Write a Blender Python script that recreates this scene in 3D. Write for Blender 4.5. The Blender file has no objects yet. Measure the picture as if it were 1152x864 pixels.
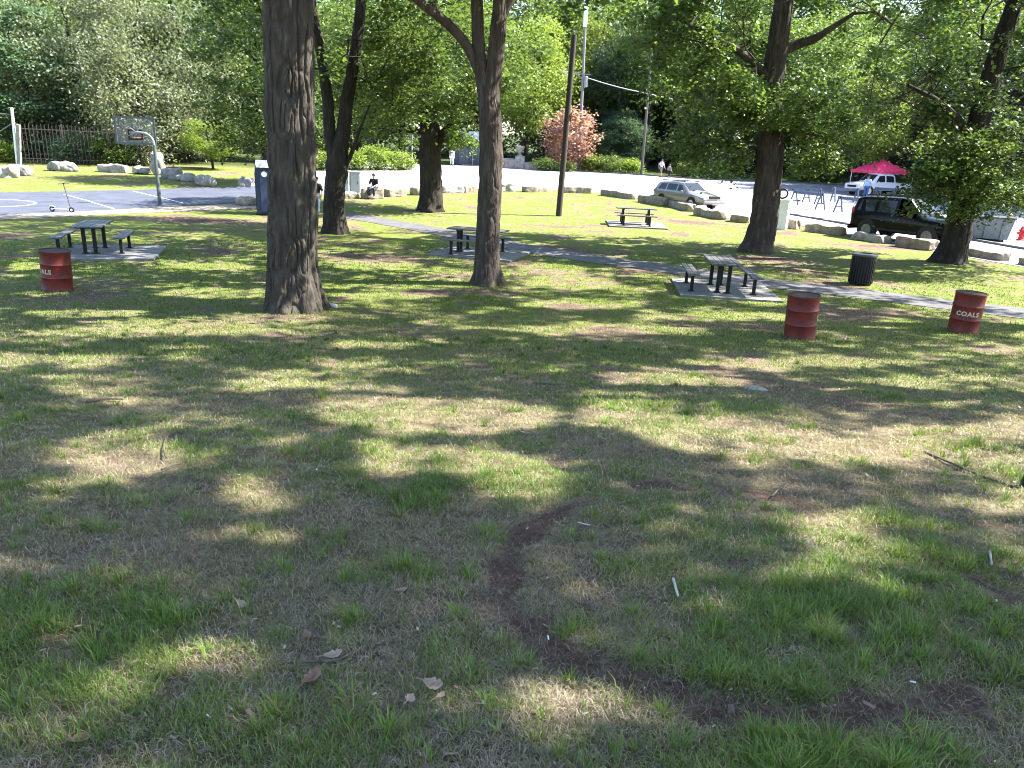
import bpy, bmesh, math, random
import numpy as np
from mathutils import Vector, Matrix, Euler

random.seed(7)
RNG = np.random.default_rng(11)
scene = bpy.context.scene
COL = scene.collection
R = math.radians
PI = math.pi

# ------------------------------------------------------------------ camera model
F_PX, PITCH, ROLL, EYE = 840.0, R(17.5), 0.045, 3.35
CAM_M = Matrix.Rotation(PI / 2 - PITCH, 4, 'X') @ Matrix.Rotation(ROLL, 4, 'Z')
CAM_R = np.array(CAM_M.to_3x3())
CAM_P = np.array([0, 0, EYE])

SUN_AZ, SUN_EL = R(80), R(48)
SUN = np.array([math.sin(SUN_AZ) * math.cos(SUN_EL), math.cos(SUN_AZ) * math.cos(SUN_EL), math.sin(SUN_EL)])


def ground(x, y):
    """height of the land: a bank falling from the camera to a flat lawn, a car park rising gently beyond"""
    y = np.asarray(y, float)
    s = 17.0 - y
    z = np.where(s <= 0, 0, np.where(s < 6, .125 * s * s / 12, .125 * (s - 3)))
    z = np.where(y < -20, .125 * 34 + 0 * y, z)
    t = y - 34
    return z + np.where(t <= 0, 0, np.where(t < 4, .03 * t * t / 8, .03 * (t - 2)))


def gz(x, y):
    return float(ground(x, y))


def ray(px, py):
    d = CAM_R @ np.array([(px - 576) / F_PX, -(py - 432) / F_PX, -1.0])
    return d


def at(px, py):
    """where the line of sight through a photo pixel meets the land"""
    d = ray(px, py)
    lo, hi = .3, 400.0
    k = d / d[1]
    f = lambda Y: EYE + k[2] * Y - gz(0, Y)
    Y = lo
    step = .25
    while f(Y) > 0 and Y < hi:
        Y += step
        step *= 1.02
    a, b = max(lo, Y - step), Y
    for _ in range(40):
        m = (a + b) / 2
        if f(m) > 0: a = m
        else: b = m
    return Vector((k[0] * b, b, gz(0, b)))


def pt(px, py, Y):
    d = ray(px, py)
    k = d / d[1]
    return Vector((k[0] * Y, Y, EYE + k[2] * Y))


def project(P):
    """world points (N,3) -> photo pixels"""
    q = (np.asarray(P) - CAM_P) @ CAM_R
    w = np.where(q[:, 2] < -.05, -q[:, 2], np.nan)
    return 576 + F_PX * q[:, 0] / w, 432 - F_PX * q[:, 1] / w


# ------------------------------------------------------------------ noise
def _h(i, j, seed):
    n = (i.astype(np.int64) * 374761393 + j.astype(np.int64) * 668265263 + seed * 1442695041) & 0xffffffff
    n = ((n ^ (n >> 13)) * 1274126177) & 0xffffffff
    n = n ^ (n >> 16)
    return n / 4294967295.0


def vnoise(x, y, seed=0):
    x = np.asarray(x, float); y = np.asarray(y, float)
    i = np.floor(x); j = np.floor(y)
    u = x - i; v = y - j
    u = u * u * (3 - 2 * u); v = v * v * (3 - 2 * v)
    a = _h(i, j, seed); b = _h(i + 1, j, seed); c = _h(i, j + 1, seed); d = _h(i + 1, j + 1, seed)
    return (a * (1 - u) + b * u) * (1 - v) + (c * (1 - u) + d * u) * v


def fbm(x, y, seed=0, o=3):
    s = 0; a = 1; t = 0
    for k in range(o):
        s = s + a * vnoise(x * 2 ** k, y * 2 ** k, seed + 17 * k); t += a; a *= .5
    return s / t


def sstep(a, b, x):
    t = np.clip((x - a) / (b - a), 0, 1)
    return t * t * (3 - 2 * t)


# ------------------------------------------------------------------ objects
def tag(o, label=None, cat=None, group=None, kind=None):
    if label: o['label'] = label
    if cat: o['category'] = cat
    if group: o['group'] = group
    if kind: o['kind'] = kind
    return o


def empty(name, loc, rz=0):
    o = bpy.data.objects.new(name, None)
    COL.objects.link(o)
    o.location = loc
    o.rotation_euler = (0, 0, rz)
    o.empty_display_size = .2
    return o


def link(name, me, mat, parent=None, loc=None):
    o = bpy.data.objects.new(name, me)
    COL.objects.link(o)
    if mat: me.materials.append(mat)
    if parent: o.parent = parent
    if loc is not None: o.location = loc
    return o


def copy_tree(o, parent=None):
    c = o.copy()
    COL.objects.link(c)
    c.parent = parent
    for ch in list(o.children): copy_tree(ch, c)
    return c


def np_mesh(name, V, F, col=None, smooth=False, nrm=None):
    """mesh from numpy: F is a list of (n,k) index arrays"""
    me = bpy.data.meshes.new(name)
    V = np.asarray(V, np.float32)
    me.vertices.add(len(V))
    me.vertices.foreach_set('co', V.ravel())
    idx = np.concatenate([f.ravel() for f in F]).astype(np.int32)
    tot = np.concatenate([np.full(len(f), f.shape[1], np.int32) for f in F])
    st = np.concatenate([[0], np.cumsum(tot)[:-1]]).astype(np.int32)
    me.loops.add(len(idx))
    me.loops.foreach_set('vertex_index', idx)
    me.polygons.add(len(tot))
    me.polygons.foreach_set('loop_start', st)
    try: me.polygons.foreach_set('loop_total', tot)
    except Exception: pass
    if smooth: me.polygons.foreach_set('use_smooth', np.ones(len(tot), bool))
    me.update(calc_edges=True)
    if col is not None:
        ca = me.color_attributes.new('tint', 'FLOAT_COLOR', 'POINT')
        c = np.ones((len(V), 4), np.float32); c[:, :3] = col
        ca.data.foreach_set('color', c.ravel())
    return me


class MB:
    """collects shapes; build() links them as one mesh object"""

    def __init__(s): s.b = bmesh.new()

    def _x(s, vs, M):
        bmesh.ops.transform(s.b, matrix=M, verts=vs)

    def box(s, c, d, rot=(0, 0, 0), bev=0, seg=2):
        r = bmesh.ops.create_cube(s.b, size=1)
        vs = r['verts']
        s._x(vs, Matrix.Diagonal((d[0], d[1], d[2], 1)))
        if bev:
            es = list({e for v in vs for e in v.link_edges})
            rb = bmesh.ops.bevel(s.b, geom=es, offset=bev, segments=seg, affect='EDGES', profile=.5)
            vs = list({v for f in rb['faces'] for v in f.verts} | {v for v in vs if v.is_valid})
        s._x(vs, Matrix.Translation(c) @ Euler(rot).to_matrix().to_4x4())
        return vs

    def cyl(s, p0, p1, r0, r1=None, n=12, cap=True):
        p0, p1 = Vector(p0), Vector(p1)
        d = p1 - p0
        r = bmesh.ops.create_cone(s.b, cap_ends=cap, segments=n, radius1=r0, radius2=r0 if r1 is None else r1, depth=d.length)
        s._x(r['verts'], Matrix.Translation((p0 + p1) / 2) @ d.to_track_quat('Z', 'Y').to_matrix().to_4x4())
        return r['verts']

    def tube(s, pts, r, n=8):
        for a, b in zip(pts, pts[1:]): s.cyl(a, b, r, r, n)

    def sph(s, c, d, n=12):
        r = bmesh.ops.create_uvsphere(s.b, u_segments=n, v_segments=max(6, n * 2 // 3), radius=1)
        s._x(r['verts'], Matrix.Translation(c) @ Matrix.Diagonal((d[0], d[1], d[2], 1)))
        return r['verts']

    def lathe(s, prof, n=32, c=(0, 0, 0)):
        rings = []
        for r, z in prof:
            rings.append([s.b.verts.new((c[0] + r * math.cos(2 * PI * k / n), c[1] + r * math.sin(2 * PI * k / n), c[2] + z)) for k in range(n)])
        for a, b in zip(rings, rings[1:]):
            for k in range(n): s.b.faces.new((a[k], a[(k + 1) % n], b[(k + 1) % n], b[k]))
        for rg, fl in ((rings[0], True), (rings[-1], False)):
            if rg and (rg[0].co - rg[n // 2].co).length > 1e-4:
                s.b.faces.new(rg[::-1] if fl else rg)

    def poly(s, pts, flip=False):
        vs = [s.b.verts.new(p) for p in pts]
        return s.b.faces.new(vs[::-1] if flip else vs)

    def prism(s, pts, vec):
        a = [s.b.verts.new(p) for p in pts]
        b = [s.b.verts.new(Vector(p) + Vector(vec)) for p in pts]
        n = len(a)
        s.b.faces.new(a[::-1]); s.b.faces.new(b)
        for k in range(n): s.b.faces.new((a[k], a[(k + 1) % n], b[(k + 1) % n], b[k]))

    def build(s, name, mat, parent=None, smooth=False, loc=None):
        bmesh.ops.recalc_face_normals(s.b, faces=s.b.faces)
        me = bpy.data.meshes.new(name)
        s.b.to_mesh(me); s.b.free()
        if smooth:
            me.polygons.foreach_set('use_smooth', np.ones(len(me.polygons), bool))
            try: me.set_sharp_from_angle(angle=R(38))
            except Exception: pass
        return link(name, me, mat, parent, loc)


# ------------------------------------------------------------------ materials
MATS = {}


def nodes(name):
    m = bpy.data.materials.new(name)
    m.use_nodes = True
    nt = m.node_tree
    b = nt.nodes['Principled BSDF']
    return m, nt, b


def N(nt, t, **kw):
    n = nt.nodes.new(t)
    for k, v in kw.items():
        if k in n.inputs: n.inputs[k].default_value = v
        else: setattr(n, k, v)
    return n


def ramp(nt, fac, stops):
    r = nt.nodes.new('ShaderNodeValToRGB')
    while len(r.color_ramp.elements) < len(stops): r.color_ramp.elements.new(.5)
    for e, (p, c) in zip(r.color_ramp.elements, stops):
        e.position = p
        e.color = (*c, 1) if len(c) == 3 else c
    nt.links.new(fac, r.inputs[0])
    return r.outputs[0]


def mat(name, c0, c1=None, scale=8, rough=.6, metal=0, bump=0, bscale=None, spec=.4, stretch=None, detail=5, coat=0):
    """surface of one material: two shades mixed by noise, a bump of the same kind"""
    if name in MATS: return MATS[name]
    m, nt, b = nodes(name)
    c1 = c1 or tuple(min(1, x * 1.25) for x in c0)
    tc = N(nt, 'ShaderNodeTexCoord')
    src = tc.outputs['Object']
    if stretch:
        mp = N(nt, 'ShaderNodeMapping'); mp.inputs['Scale'].default_value = stretch
        nt.links.new(src, mp.inputs[0]); src = mp.outputs[0]
    nz = N(nt, 'ShaderNodeTexNoise', Scale=scale, Detail=detail, Roughness=.6)
    nt.links.new(src, nz.inputs['Vector'])
    nt.links.new(ramp(nt, nz.outputs['Fac'], [(.3, c0), (.7, c1)]), b.inputs['Base Color'])
    b.inputs['Roughness'].default_value = rough
    b.inputs['Metallic'].default_value = metal
    b.inputs['Specular IOR Level'].default_value = spec
    b.inputs['Coat Weight'].default_value = coat
    b.inputs['Coat Roughness'].default_value = .05
    if bump:
        n2 = N(nt, 'ShaderNodeTexNoise', Scale=bscale or scale * 3, Detail=6, Roughness=.65)
        nt.links.new(src, n2.inputs['Vector'])
        bp = N(nt, 'ShaderNodeBump', Strength=bump, Distance=.02)
        nt.links.new(n2.outputs['Fac'], bp.inputs['Height'])
        nt.links.new(bp.outputs[0], b.inputs['Normal'])
    MATS[name] = m
    return m


def leaf_mat(name, trans=.4, tcol=(1.5, 1.45, .6), rough=.45, spec=.45, var=.25):
    m, nt, b = nodes(name)
    at_ = N(nt, 'ShaderNodeAttribute', attribute_name='tint')
    oi = N(nt, 'ShaderNodeObjectInfo')
    hs = N(nt, 'ShaderNodeHueSaturation')
    mr = N(nt, 'ShaderNodeMapRange'); mr.inputs['To Min'].default_value = 1 - var; mr.inputs['To Max'].default_value = 1 + var
    nt.links.new(oi.outputs['Random'], mr.inputs[0])
    nt.links.new(mr.outputs[0], hs.inputs['Value'])
    nt.links.new(at_.outputs['Color'], hs.inputs['Color'])
    nt.links.new(hs.outputs[0], b.inputs['Base Color'])
    b.inputs['Roughness'].default_value = rough
    b.inputs['Specular IOR Level'].default_value = spec
    tr = N(nt, 'ShaderNodeBsdfTranslucent')
    mx = N(nt, 'ShaderNodeMix', data_type='RGBA', blend_type='MULTIPLY')
    mx.inputs['Factor'].default_value = 1
    nt.links.new(hs.outputs[0], mx.inputs['A'])
    mx.inputs['B'].default_value = (*tcol, 1)
    nt.links.new(mx.outputs['Result'], tr.inputs['Color'])
    ms = N(nt, 'ShaderNodeMixShader'); ms.inputs[0].default_value = trans
    nt.links.new(b.outputs[0], ms.inputs[1]); nt.links.new(tr.outputs[0], ms.inputs[2])
    nt.links.new(ms.outputs[0], nt.nodes['Material Output'].inputs['Surface'])
    return m


LEAF = leaf_mat('leaf', trans=.42, tcol=(1.3, 1.25, .65), rough=.44, spec=.38)
GRASS = leaf_mat('grass_blade', trans=.35, tcol=(1.3, 1.3, .7), rough=.5, spec=.35, var=0)


def bark_mat(name, c0, c1, c2):
    m, nt, b = nodes(name)
    tc = N(nt, 'ShaderNodeTexCoord')
    mp = N(nt, 'ShaderNodeMapping'); mp.inputs['Scale'].default_value = (1, 1, .22)
    nt.links.new(tc.outputs['Object'], mp.inputs[0])
    n1 = N(nt, 'ShaderNodeTexNoise', Scale=9, Detail=7, Roughness=.65)
    nt.links.new(mp.outputs[0], n1.inputs['Vector'])
    n3 = N(nt, 'ShaderNodeTexNoise', Scale=1.3, Detail=3)
    nt.links.new(tc.outputs['Object'], n3.inputs['Vector'])
    a = ramp(nt, n1.outputs['Fac'], [(.3, c0), (.55, c1), (.75, c2)])
    mx = N(nt, 'ShaderNodeMix', data_type='RGBA', blend_type='MIX')
    mr = N(nt, 'ShaderNodeMapRange'); mr.inputs['From Min'].default_value = .52; mr.inputs['From Max'].default_value = .75; mr.inputs['To Max'].default_value = .45
    nt.links.new(n3.outputs['Fac'], mr.inputs[0]); nt.links.new(mr.outputs[0], mx.inputs['Factor'])
    nt.links.new(a, mx.inputs['A']); mx.inputs['B'].default_value = (c2[0] * 1.05, c2[1] * 1.15, c2[2] * .95, 1)
    nt.links.new(mx.outputs['Result'], b.inputs['Base Color'])
    b.inputs['Roughness'].default_value = .92; b.inputs['Specular IOR Level'].default_value = .15
    n2 = N(nt, 'ShaderNodeTexNoise', Scale=26, Detail=8, Roughness=.7)
    nt.links.new(mp.outputs[0], n2.inputs['Vector'])
    bp = N(nt, 'ShaderNodeBump', Strength=.8, Distance=.025)
    nt.links.new(n2.outputs['Fac'], bp.inputs['Height']); nt.links.new(bp.outputs[0], b.inputs['Normal'])
    return m


BARK_GREY = bark_mat('bark_grey', (.027, .0225, .018), (.056, .047, .038), (.105, .092, .076))
BARK_BROWN = bark_mat('bark_brown', (.027, .021, .017), (.058, .045, .037), (.115, .095, .080))
BARK_DARK = bark_mat('bark_dark', (.015, .0125, .010), (.031, .026, .021), (.06, .051, .043))

M_BLACK = mat('black_paint', (.007, .007, .008), (.013, .013, .015), rough=.5, spec=.25)
M_TABLE = mat('weathered_top', (.06, .06, .062), (.13, .13, .135), scale=5, rough=.42, stretch=(6, .5, 6))
M_CONC = mat('concrete', (.11, .108, .105), (.185, .18, .172), scale=2.5, rough=.85, bump=.25, bscale=60)
M_STONE = mat('granite_block', (.13, .105, .078), (.30, .26, .21), scale=5, rough=.9, bump=.7, bscale=14)
M_PALESTONE = mat('pale_stone', (.15, .138, .126), (.32, .305, .285), scale=5, rough=.9, bump=.6, bscale=14)
M_RED = mat('red_drum_paint', (.070, .010, .008), (.165, .017, .011), scale=4, rough=.55, bump=.25, bscale=14)
M_RUST = mat('rusty_steel', (.03, .014, .010), (.08, .04, .028), scale=12, rough=.8)
M_CREAM = mat('cream_paint', (.40, .31, .20), (.55, .46, .33), scale=20, rough=.7)
M_WHITE = mat('white_paint', (.68, .68, .69), (.8, .8, .8), scale=4, rough=.5)
M_STEEL = mat('galvanised', (.20, .21, .23), (.30, .31, .33), scale=10, rough=.45, metal=.6)
M_GREYBOX = mat('grey_cabinet', (.26, .28, .28), (.34, .36, .36), rough=.6)
M_NAVY = mat('navy_plastic', (.018, .028, .062), (.028, .04, .085), rough=.45)
M_WOODPOLE = mat('dark_pole_wood', (.022, .017, .014), (.05, .04, .033), scale=12, rough=.85, stretch=(4, 4, .3), bump=.4)
M_GREYPOLE = mat('grey_pole_wood', (.13, .12, .12), (.22, .21, .21), scale=12, rough=.85, stretch=(4, 4, .3))
M_GLASS = mat('car_glass', (.012, .015, .018), (.018, .022, .026), rough=.04, spec=.4)
M_TYRE = mat('tyre_rubber', (.012, .012, .012), (.022, .022, .022), rough=.85)
M_RIM = mat('alloy_rim', (.45, .45, .46), (.55, .55, .56), rough=.3, metal=.8)
M_SKIN = mat('skin', (.45, .27, .19), (.52, .33, .24), rough=.55)
M_HAIR = mat('dark_hair', (.012, .009, .007), (.03, .022, .016), rough=.6, scale=40)

# ------------------------------------------------------------------ plan of the place (pixel -> land)
path_line = [at(*p) for p in [(385, 241), (430, 249), (480, 258), (540, 269.5), (590, 279), (650, 289), (720, 298), (790, 308), (860, 318), (940, 327.5), (1020, 337), (1090, 345.5), (1160, 354), (1330, 375)]]
pads = []


def pad_rect(c, ax, L, W):
    ax = Vector((ax[0], ax[1], 0)).normalized(); ay = Vector((-ax.y, ax.x, 0))
    return [Vector((c.x, c.y, 0)) + ax * (sx * L / 2) + ay * (sy * W / 2) for sx, sy in ((-1, -1), (1, -1), (1, 1), (-1, 1))]


def in_poly(x, y, poly):
    ins = np.zeros(np.shape(x), bool)
    n = len(poly)
    for k in range(n):
        a, b = poly[k], poly[(k + 1) % n]
        c = ((a.y > y) != (b.y > y)) & (x < (b.x - a.x) * (y - a.y) / ((b.y - a.y) or 1e-9) + a.x)
        ins ^= c
    return ins


def dist_line(x, y, line):
    d = np.full(np.shape(x), 1e9)
    for a, b in zip(line, line[1:]):
        ex, ey = b.x - a.x, b.y - a.y
        t = np.clip(((x - a.x) * ex + (y - a.y) * ey) / (ex * ex + ey * ey + 1e-9), 0, 1)
        d = np.minimum(d, np.hypot(x - a.x - t * ex, y - a.y - t * ey))
    return d


# picnic tables: centre of the pad, direction of the long side
tab_spots = [
    (at(108, 284), (.30, -.95), 'black slatted picnic table beside the red drum reading ALS', (.55, -.1)),
    (at(537, 286.5), (1, -.28), 'black picnic table half hidden behind the forked tree trunk', (.1, .1)),
    (at(808, 327), (.10, .99), 'black picnic table with pale worn top beside the paved path', (.15, .1)),
    (at(714, 253.5), (1, -.04), 'far black picnic table on a pale slab near the parked wagon', (.05, 0)),
]
for c, ax, _, off in tab_spots:
    a = Vector((ax[0], ax[1], 0)).normalized()
    pads.append(pad_rect(c + Vector((off[0], off[1], 0)), ax, 2.75, 2.5))

near_edge = [(288, 214.5), (330, 217), (385, 219), (470, 214), (560, 213), (640, 214), (700, 220), (760, 232), (800, 242), (850, 252), (900, 254), (950, 264), (1010, 275), (1080, 288), (1152, 301), (1300, 326)]
far_edge = [(1300, 236), (1152, 224), (1000, 212), (900, 206), (800, 203), (700, 196), (600, 190.5), (520, 186.5), (450, 184.5), (380, 184), (300, 184), (288, 188)]
lot_poly = [at(*p) for p in near_edge] + [at(*p) for p in far_edge]
court_poly = [at(*p) for p in [(-60, 245), (90, 238), (180, 233), (292, 226.5), (300, 209), (150, 214), (-60, 218)]]

# bare soil: worn arcs in the near grass
arc_a = [at(*p) for p in [(655, 566), (612, 580), (580, 604), (564, 640), (570, 676), (602, 708)]]
arc_b = [at(*p) for p in [(602, 708), (650, 742), (715, 772), (775, 792), (850, 805), (935, 808), (1015, 800), (1078, 784)]]
arc_c = [at(*p) for p in [(712, 545), (745, 544), (772, 549)]]
arc_d = [at(*p) for p in [(845, 553), (880, 560), (908, 570)]]
arc_e = [at(*p) for p in [(1100, 650), (1130, 665), (1170, 690)]]
bare_spots = [(at(180, 455), 1.0, .35), (at(330, 452), .9, .3), (at(120, 520), .6, .35), (at(190, 540), .35, .2), (at(470, 450), 1.0, .3), (at(350, 720), .12, .25), (at(230, 745), .16, .12),
              (at(820, 640), .25, .15), (at(610, 790), .25, .12), (at(640, 345), .7, .5), (at(690, 500), .5, .3), (at(420, 290), 2.2, 1.2), (at(230, 248), 4, 1.6), (at(740, 305), 1.6, .8),
              (at(820, 475), .5, .3), (at(880, 505), .7, .25), (at(60, 640), .3, .2), (at(560, 745), .2, .2), (at(1000, 278), 4, 1.2), (at(860, 292), 2.4, 1.2), (at(545, 328), 1.2, .5), (at(330, 357), 1.1, .5), (at(780, 250), 2.2, 1.0), (at(640, 255), 1.5, .5)]
lush_spots = [(at(1000, 588), .22, .16, 1.0), (at(878, 700), .17, .15, 1.0), (at(1050, 630), .3, .3, .8), (at(980, 700), .5, .4, .85), (at(1090, 740), .4, .35, .8), (at(820, 770), .35, .25, .6),
              (at(660, 690), .16, .12, .8), (at(790, 700), .2, .2, .5), (at(440, 640), .3, .22, .75), (at(560, 600), .22, .2, .6), (at(330, 610), .3, .25, .5), (at(250, 580), .35, .25, .6), (at(60, 700), .4, .5, .2),
              (at(900, 590), .3, .15, .6), (at(700, 455), .6, .35, .7), (at(380, 700), .12, .2, .5), (at(500, 760), .25, .2, .5), (at(780, 480), .4, .3, .5), (at(1120, 530), .35, .3, .9), (at(560, 390), 3.0, 1.0, .5),
              (at(850, 380), 3, 1.2, .5), (at(200, 395), 3, 1, .4), (at(960, 860), .6, .25, .8), (at(420, 820), .3, .2, .4), (at(150, 800), .4, .25, .2), (at(330, 354), 1.0, .5, .5), (at(549, 323), .8, .5, .5), (at(56, 330), .6, .5, .6), (at(905, 384), .6, .5, .6), (at(1091, 377), .6, .5, .6)]


def ell(x, y, c, rx, ry):
    return np.exp(-(((x - c.x) / rx) ** 2 + ((y - c.y) / ry) ** 2))


def bare_map(x, y):
    n = fbm(x * 5, y * 5, 3) - .5
    b = np.zeros(np.shape(x))
    for line, w in ((arc_a, .10), (arc_b, .085), (arc_c, .05), (arc_d, .05), (arc_e, .08)):
        d = dist_line(x, y, line) + n * .13
        b = np.maximum(b, 1 - sstep(w * .6, w * 1.6, d))
    for c, rx, ry in bare_spots:
        b = np.maximum(b, np.clip(ell(x, y, c, rx, ry) * 1.1 + n * .9 - .12, 0, .85))
    big = fbm(x * .55 + 3, y * .8 + 9, 21)
    b = np.maximum(b, sstep(.56, .74, big + n * .25) * .75)
    sm = fbm(x * 2.6, y * 2.6, 44)
    b = np.maximum(b, sstep(.6, .78, sm) * .75)
    return b


def arc_map(x, y):
    n = fbm(x * 7, y * 7, 13) - .5
    b = np.zeros(np.shape(x))
    for line, w in ((arc_a, .10), (arc_b, .105), (arc_c, .065), (arc_d, .065), (arc_e, .085)):
        d = dist_line(x, y, line) + n * .20
        b = np.maximum(b, 1 - sstep(w * .5, w * 1.45, d))
    return b * (.78 + .22 * sstep(.36, .56, fbm(x * 6.5 + 3, y * 6.5, 19)))


def lush_map(x, y):
    l = np.zeros(np.shape(x))
    for c, rx, ry, a in lush_spots: l = np.maximum(l, a * ell(x, y, c, rx, ry))
    l = np.maximum(l, sstep(.52, .75, fbm(x * 1.7 + 40, y * 1.7, 8)) * .38)
    return l


# ------------------------------------------------------------------ ground sheet
def make_ground():
    n = 760
    u = np.linspace(-1, 1, n)
    gx = 320 * np.sinh(5.6 * u) / math.sinh(5.6)
    gy = 3.5 + 320 * np.sinh(5.6 * u) / math.sinh(5.6)
    X, Y = np.meshgrid(gx, gy)
    Z = ground(X, Y)
    near = (1 - sstep(11, 16, Y)) * (1 - sstep(9, 14, np.abs(X)))
    bare = bare_map(X, Y)
    Z = Z + near * ((fbm(X * 2, Y * 2, 5) - .5) * .07 + (fbm(X * 11, Y * 11, 6, 2) - .5) * .022 - .02 * bare)
    V = np.stack([X, Y, Z], -1).reshape(-1, 3)
    i = np.arange(n * n).reshape(n, n)
    F = np.stack([i[:-1, :-1], i[:-1, 1:], i[1:, 1:], i[1:, :-1]], -1).reshape(-1, 4)
    lush = lush_map(X, Y)
    # r: bare soil, g: green growth, b: woodland floor
    lot = in_poly(X, Y, lot_poly)
    wood = sstep(60, 70, Y + .5 * np.abs(X) * (X < 0) * 0 + (fbm(X * .2, Y * .2, 2) - .5) * 8) * (~lot)
    wood = np.where((X > -55) & (X < -16) & (Y < 64), 0, wood)
    bare = np.where(Y < 8, bare * .6, bare)
    bare = np.maximum(bare, arc_map(X, Y))
    c = np.stack([bare, lush, wood], -1).reshape(-1, 3)
    me = np_mesh('ground', V, [F], c, smooth=True)
    m, nt, b = nodes('lawn_soil')
    L = nt.links.new
    a = N(nt, 'ShaderNodeAttribute', attribute_name='tint')
    sp = N(nt, 'ShaderNodeSeparateColor'); L(a.outputs['Color'], sp.inputs[0])
    tc = N(nt, 'ShaderNodeTexCoord')

    def noise(s, d=5, r=.6):
        k = N(nt, 'ShaderNodeTexNoise', Scale=s, Detail=d, Roughness=r); L(tc.outputs['Object'], k.inputs['Vector']); return k.outputs['Fac']
    n_f, n_m, n_l, n_s = noise(38, 6, .7), noise(6.5, 5), noise(.9, 4), noise(120, 3)

    def mix(f, A, B, bt='MIX'):
        k = N(nt, 'ShaderNodeMix', data_type='RGBA', blend_type=bt)
        for s, v in (('Factor', f), ('A', A), ('B', B)):
            if hasattr(v, 'links'): L(v, k.inputs[s])
            else: k.inputs[s].default_value = (*v, 1) if isinstance(v, tuple) else v
        return k.outputs['Result']

    def mrange(v, a0, a1, b0=0, b1=1):
        k = N(nt, 'ShaderNodeMapRange'); L(v, k.inputs[0])
        for s, q in zip(('From Min', 'From Max', 'To Min', 'To Max'), (a0, a1, b0, b1)): k.inputs[s].default_value = q
        return k.outputs[0]
    green = ramp(nt, n_f, [(.28, (.040, .066, .010)), (.5, (.098, .130, .020)), (.72, (.185, .210, .042))])
    green2 = ramp(nt, n_m, [(.3, (.062, .095, .013)), (.7, (.155, .185, .034))])
    g = mix(.4, green, green2)
    thatch = ramp(nt, n_f, [(.25, (.085, .062, .042)), (.5, (.19, .15, .10)), (.75, (.33, .275, .19))])
    soil = ramp(nt, n_f, [(.25, (.042, .026, .019)), (.55, (.10, .064, .050)), (.8, (.18, .13, .10))])
    dry = mrange(n_l, .46, .66)
    dry2 = mrange(n_m, .48, .66, 0, .5)
    k1 = mix(dry2, g, thatch)
    k2 = mix(mrange(n_l, .5, .68, 0, .5), k1, thatch)
    # soil shows where worn
    k3 = mix(mrange(sp.outputs[0], .15, .7, 0, 1), k2, mix(mrange(n_m, .35, .65), soil, thatch))
    k4 = mix(mrange(sp.outputs[1], .1, .8, 0, .6), k3, green)
    # near the camera the ground between the blades is thatch and soil
    geo = N(nt, 'ShaderNodeNewGeometry'); sx = N(nt, 'ShaderNodeSeparateXYZ'); L(geo.outputs['Position'], sx.inputs[0])
    nearf = mrange(sx.outputs['Y'], 8, 17, .7, 0)
    k5 = mix(nearf, k4, mix(mrange(n_m, .42, .6), thatch, soil))
    k5 = mix(mrange(sp.outputs[0], .62, .92, 0, 1), k5, soil)
    wood_c = ramp(nt, n_m, [(.3, (.02, .03, .01)), (.6, (.06, .075, .025)), (.8, (.10, .085, .05))])
    k6 = mix(sp.outputs[2], k5, wood_c)
    L(k6, b.inputs['Base Color'])
    b.inputs['Roughness'].default_value = .95; b.inputs['Specular IOR Level'].default_value = .1
    bp = N(nt, 'ShaderNodeBump', Strength=.9, Distance=.03); L(n_f, bp.inputs['Height'])
    bp2 = N(nt, 'ShaderNodeBump', Strength=.6, Distance=.008); L(n_s, bp2.inputs['Height']); L(bp.outputs[0], bp2.inputs['Normal'])
    L(bp2.outputs[0], b.inputs['Normal'])
    o = link('ground', me, m)
    tag(o, kind='structure')


make_ground()


def sheet(name, poly, dz, m, thick=0):
    bm = bmesh.new()
    f = bm.faces.new([bm.verts.new((p.x, p.y, 0)) for p in poly])
    if f.normal.z < 0: f.normal_flip()
    bmesh.ops.triangulate(bm, faces=[f])
    ys = [p.y for p in poly]
    for y in list(np.arange(8, 17.5, .75)) + list(np.arange(33.5, 38.6, .5)):
        if min(ys) < y < max(ys):
            bmesh.ops.bisect_plane(bm, geom=bm.verts[:] + bm.edges[:] + bm.faces[:], plane_co=(0, y, 0), plane_no=(0, 1, 0))
    for v in bm.verts: v.co.z = gz(v.co.x, v.co.y) + dz
    bmesh.ops.recalc_face_normals(bm, faces=bm.faces)
    for f in bm.faces:
        if f.normal.z < 0: f.normal_flip()
    if thick:
        top = bm.faces[:]
        r = bmesh.ops.extrude_face_region(bm, geom=top)
        vs = [g for g in r['geom'] if isinstance(g, bmesh.types.BMVert)]
        old = {v for f in top if f.is_valid for v in f.verts}
        bmesh.ops.translate(bm, vec=(0, 0, -thick), verts=[v for v in old])
        bmesh.ops.recalc_face_normals(bm, faces=bm.faces)
    me = bpy.data.meshes.new(name); bm.to_mesh(me); bm.free()
    o = link(name, me, m)
    return tag(o, kind='structure')


def strip(line, w):
    L, Rr = [], []
    for k, p in enumerate(line):
        a = line[max(0, k - 1)]; b = line[min(len(line) - 1, k + 1)]
        d = Vector((b.x - a.x, b.y - a.y, 0)).normalized(); n = Vector((-d.y, d.x, 0))
        L.append(p + n * w / 2); Rr.append(p - n * w / 2)
    return L + Rr[::-1]


def smooth_line(pts, n=4):
    out = []
    for k in range(len(pts) - 1):
        p0, p1, p2, p3 = pts[max(0, k - 1)], pts[k], pts[k + 1], pts[min(len(pts) - 1, k + 2)]
        for j in range(n):
            t = j / n
            out.append(.5 * ((2 * p1) + (p2 - p0) * t + (2 * p0 - 5 * p1 + 4 * p2 - p3) * t * t + (3 * p1 - p0 - 3 * p2 + p3) * t ** 3))
    return out + [pts[-1]]


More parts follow.
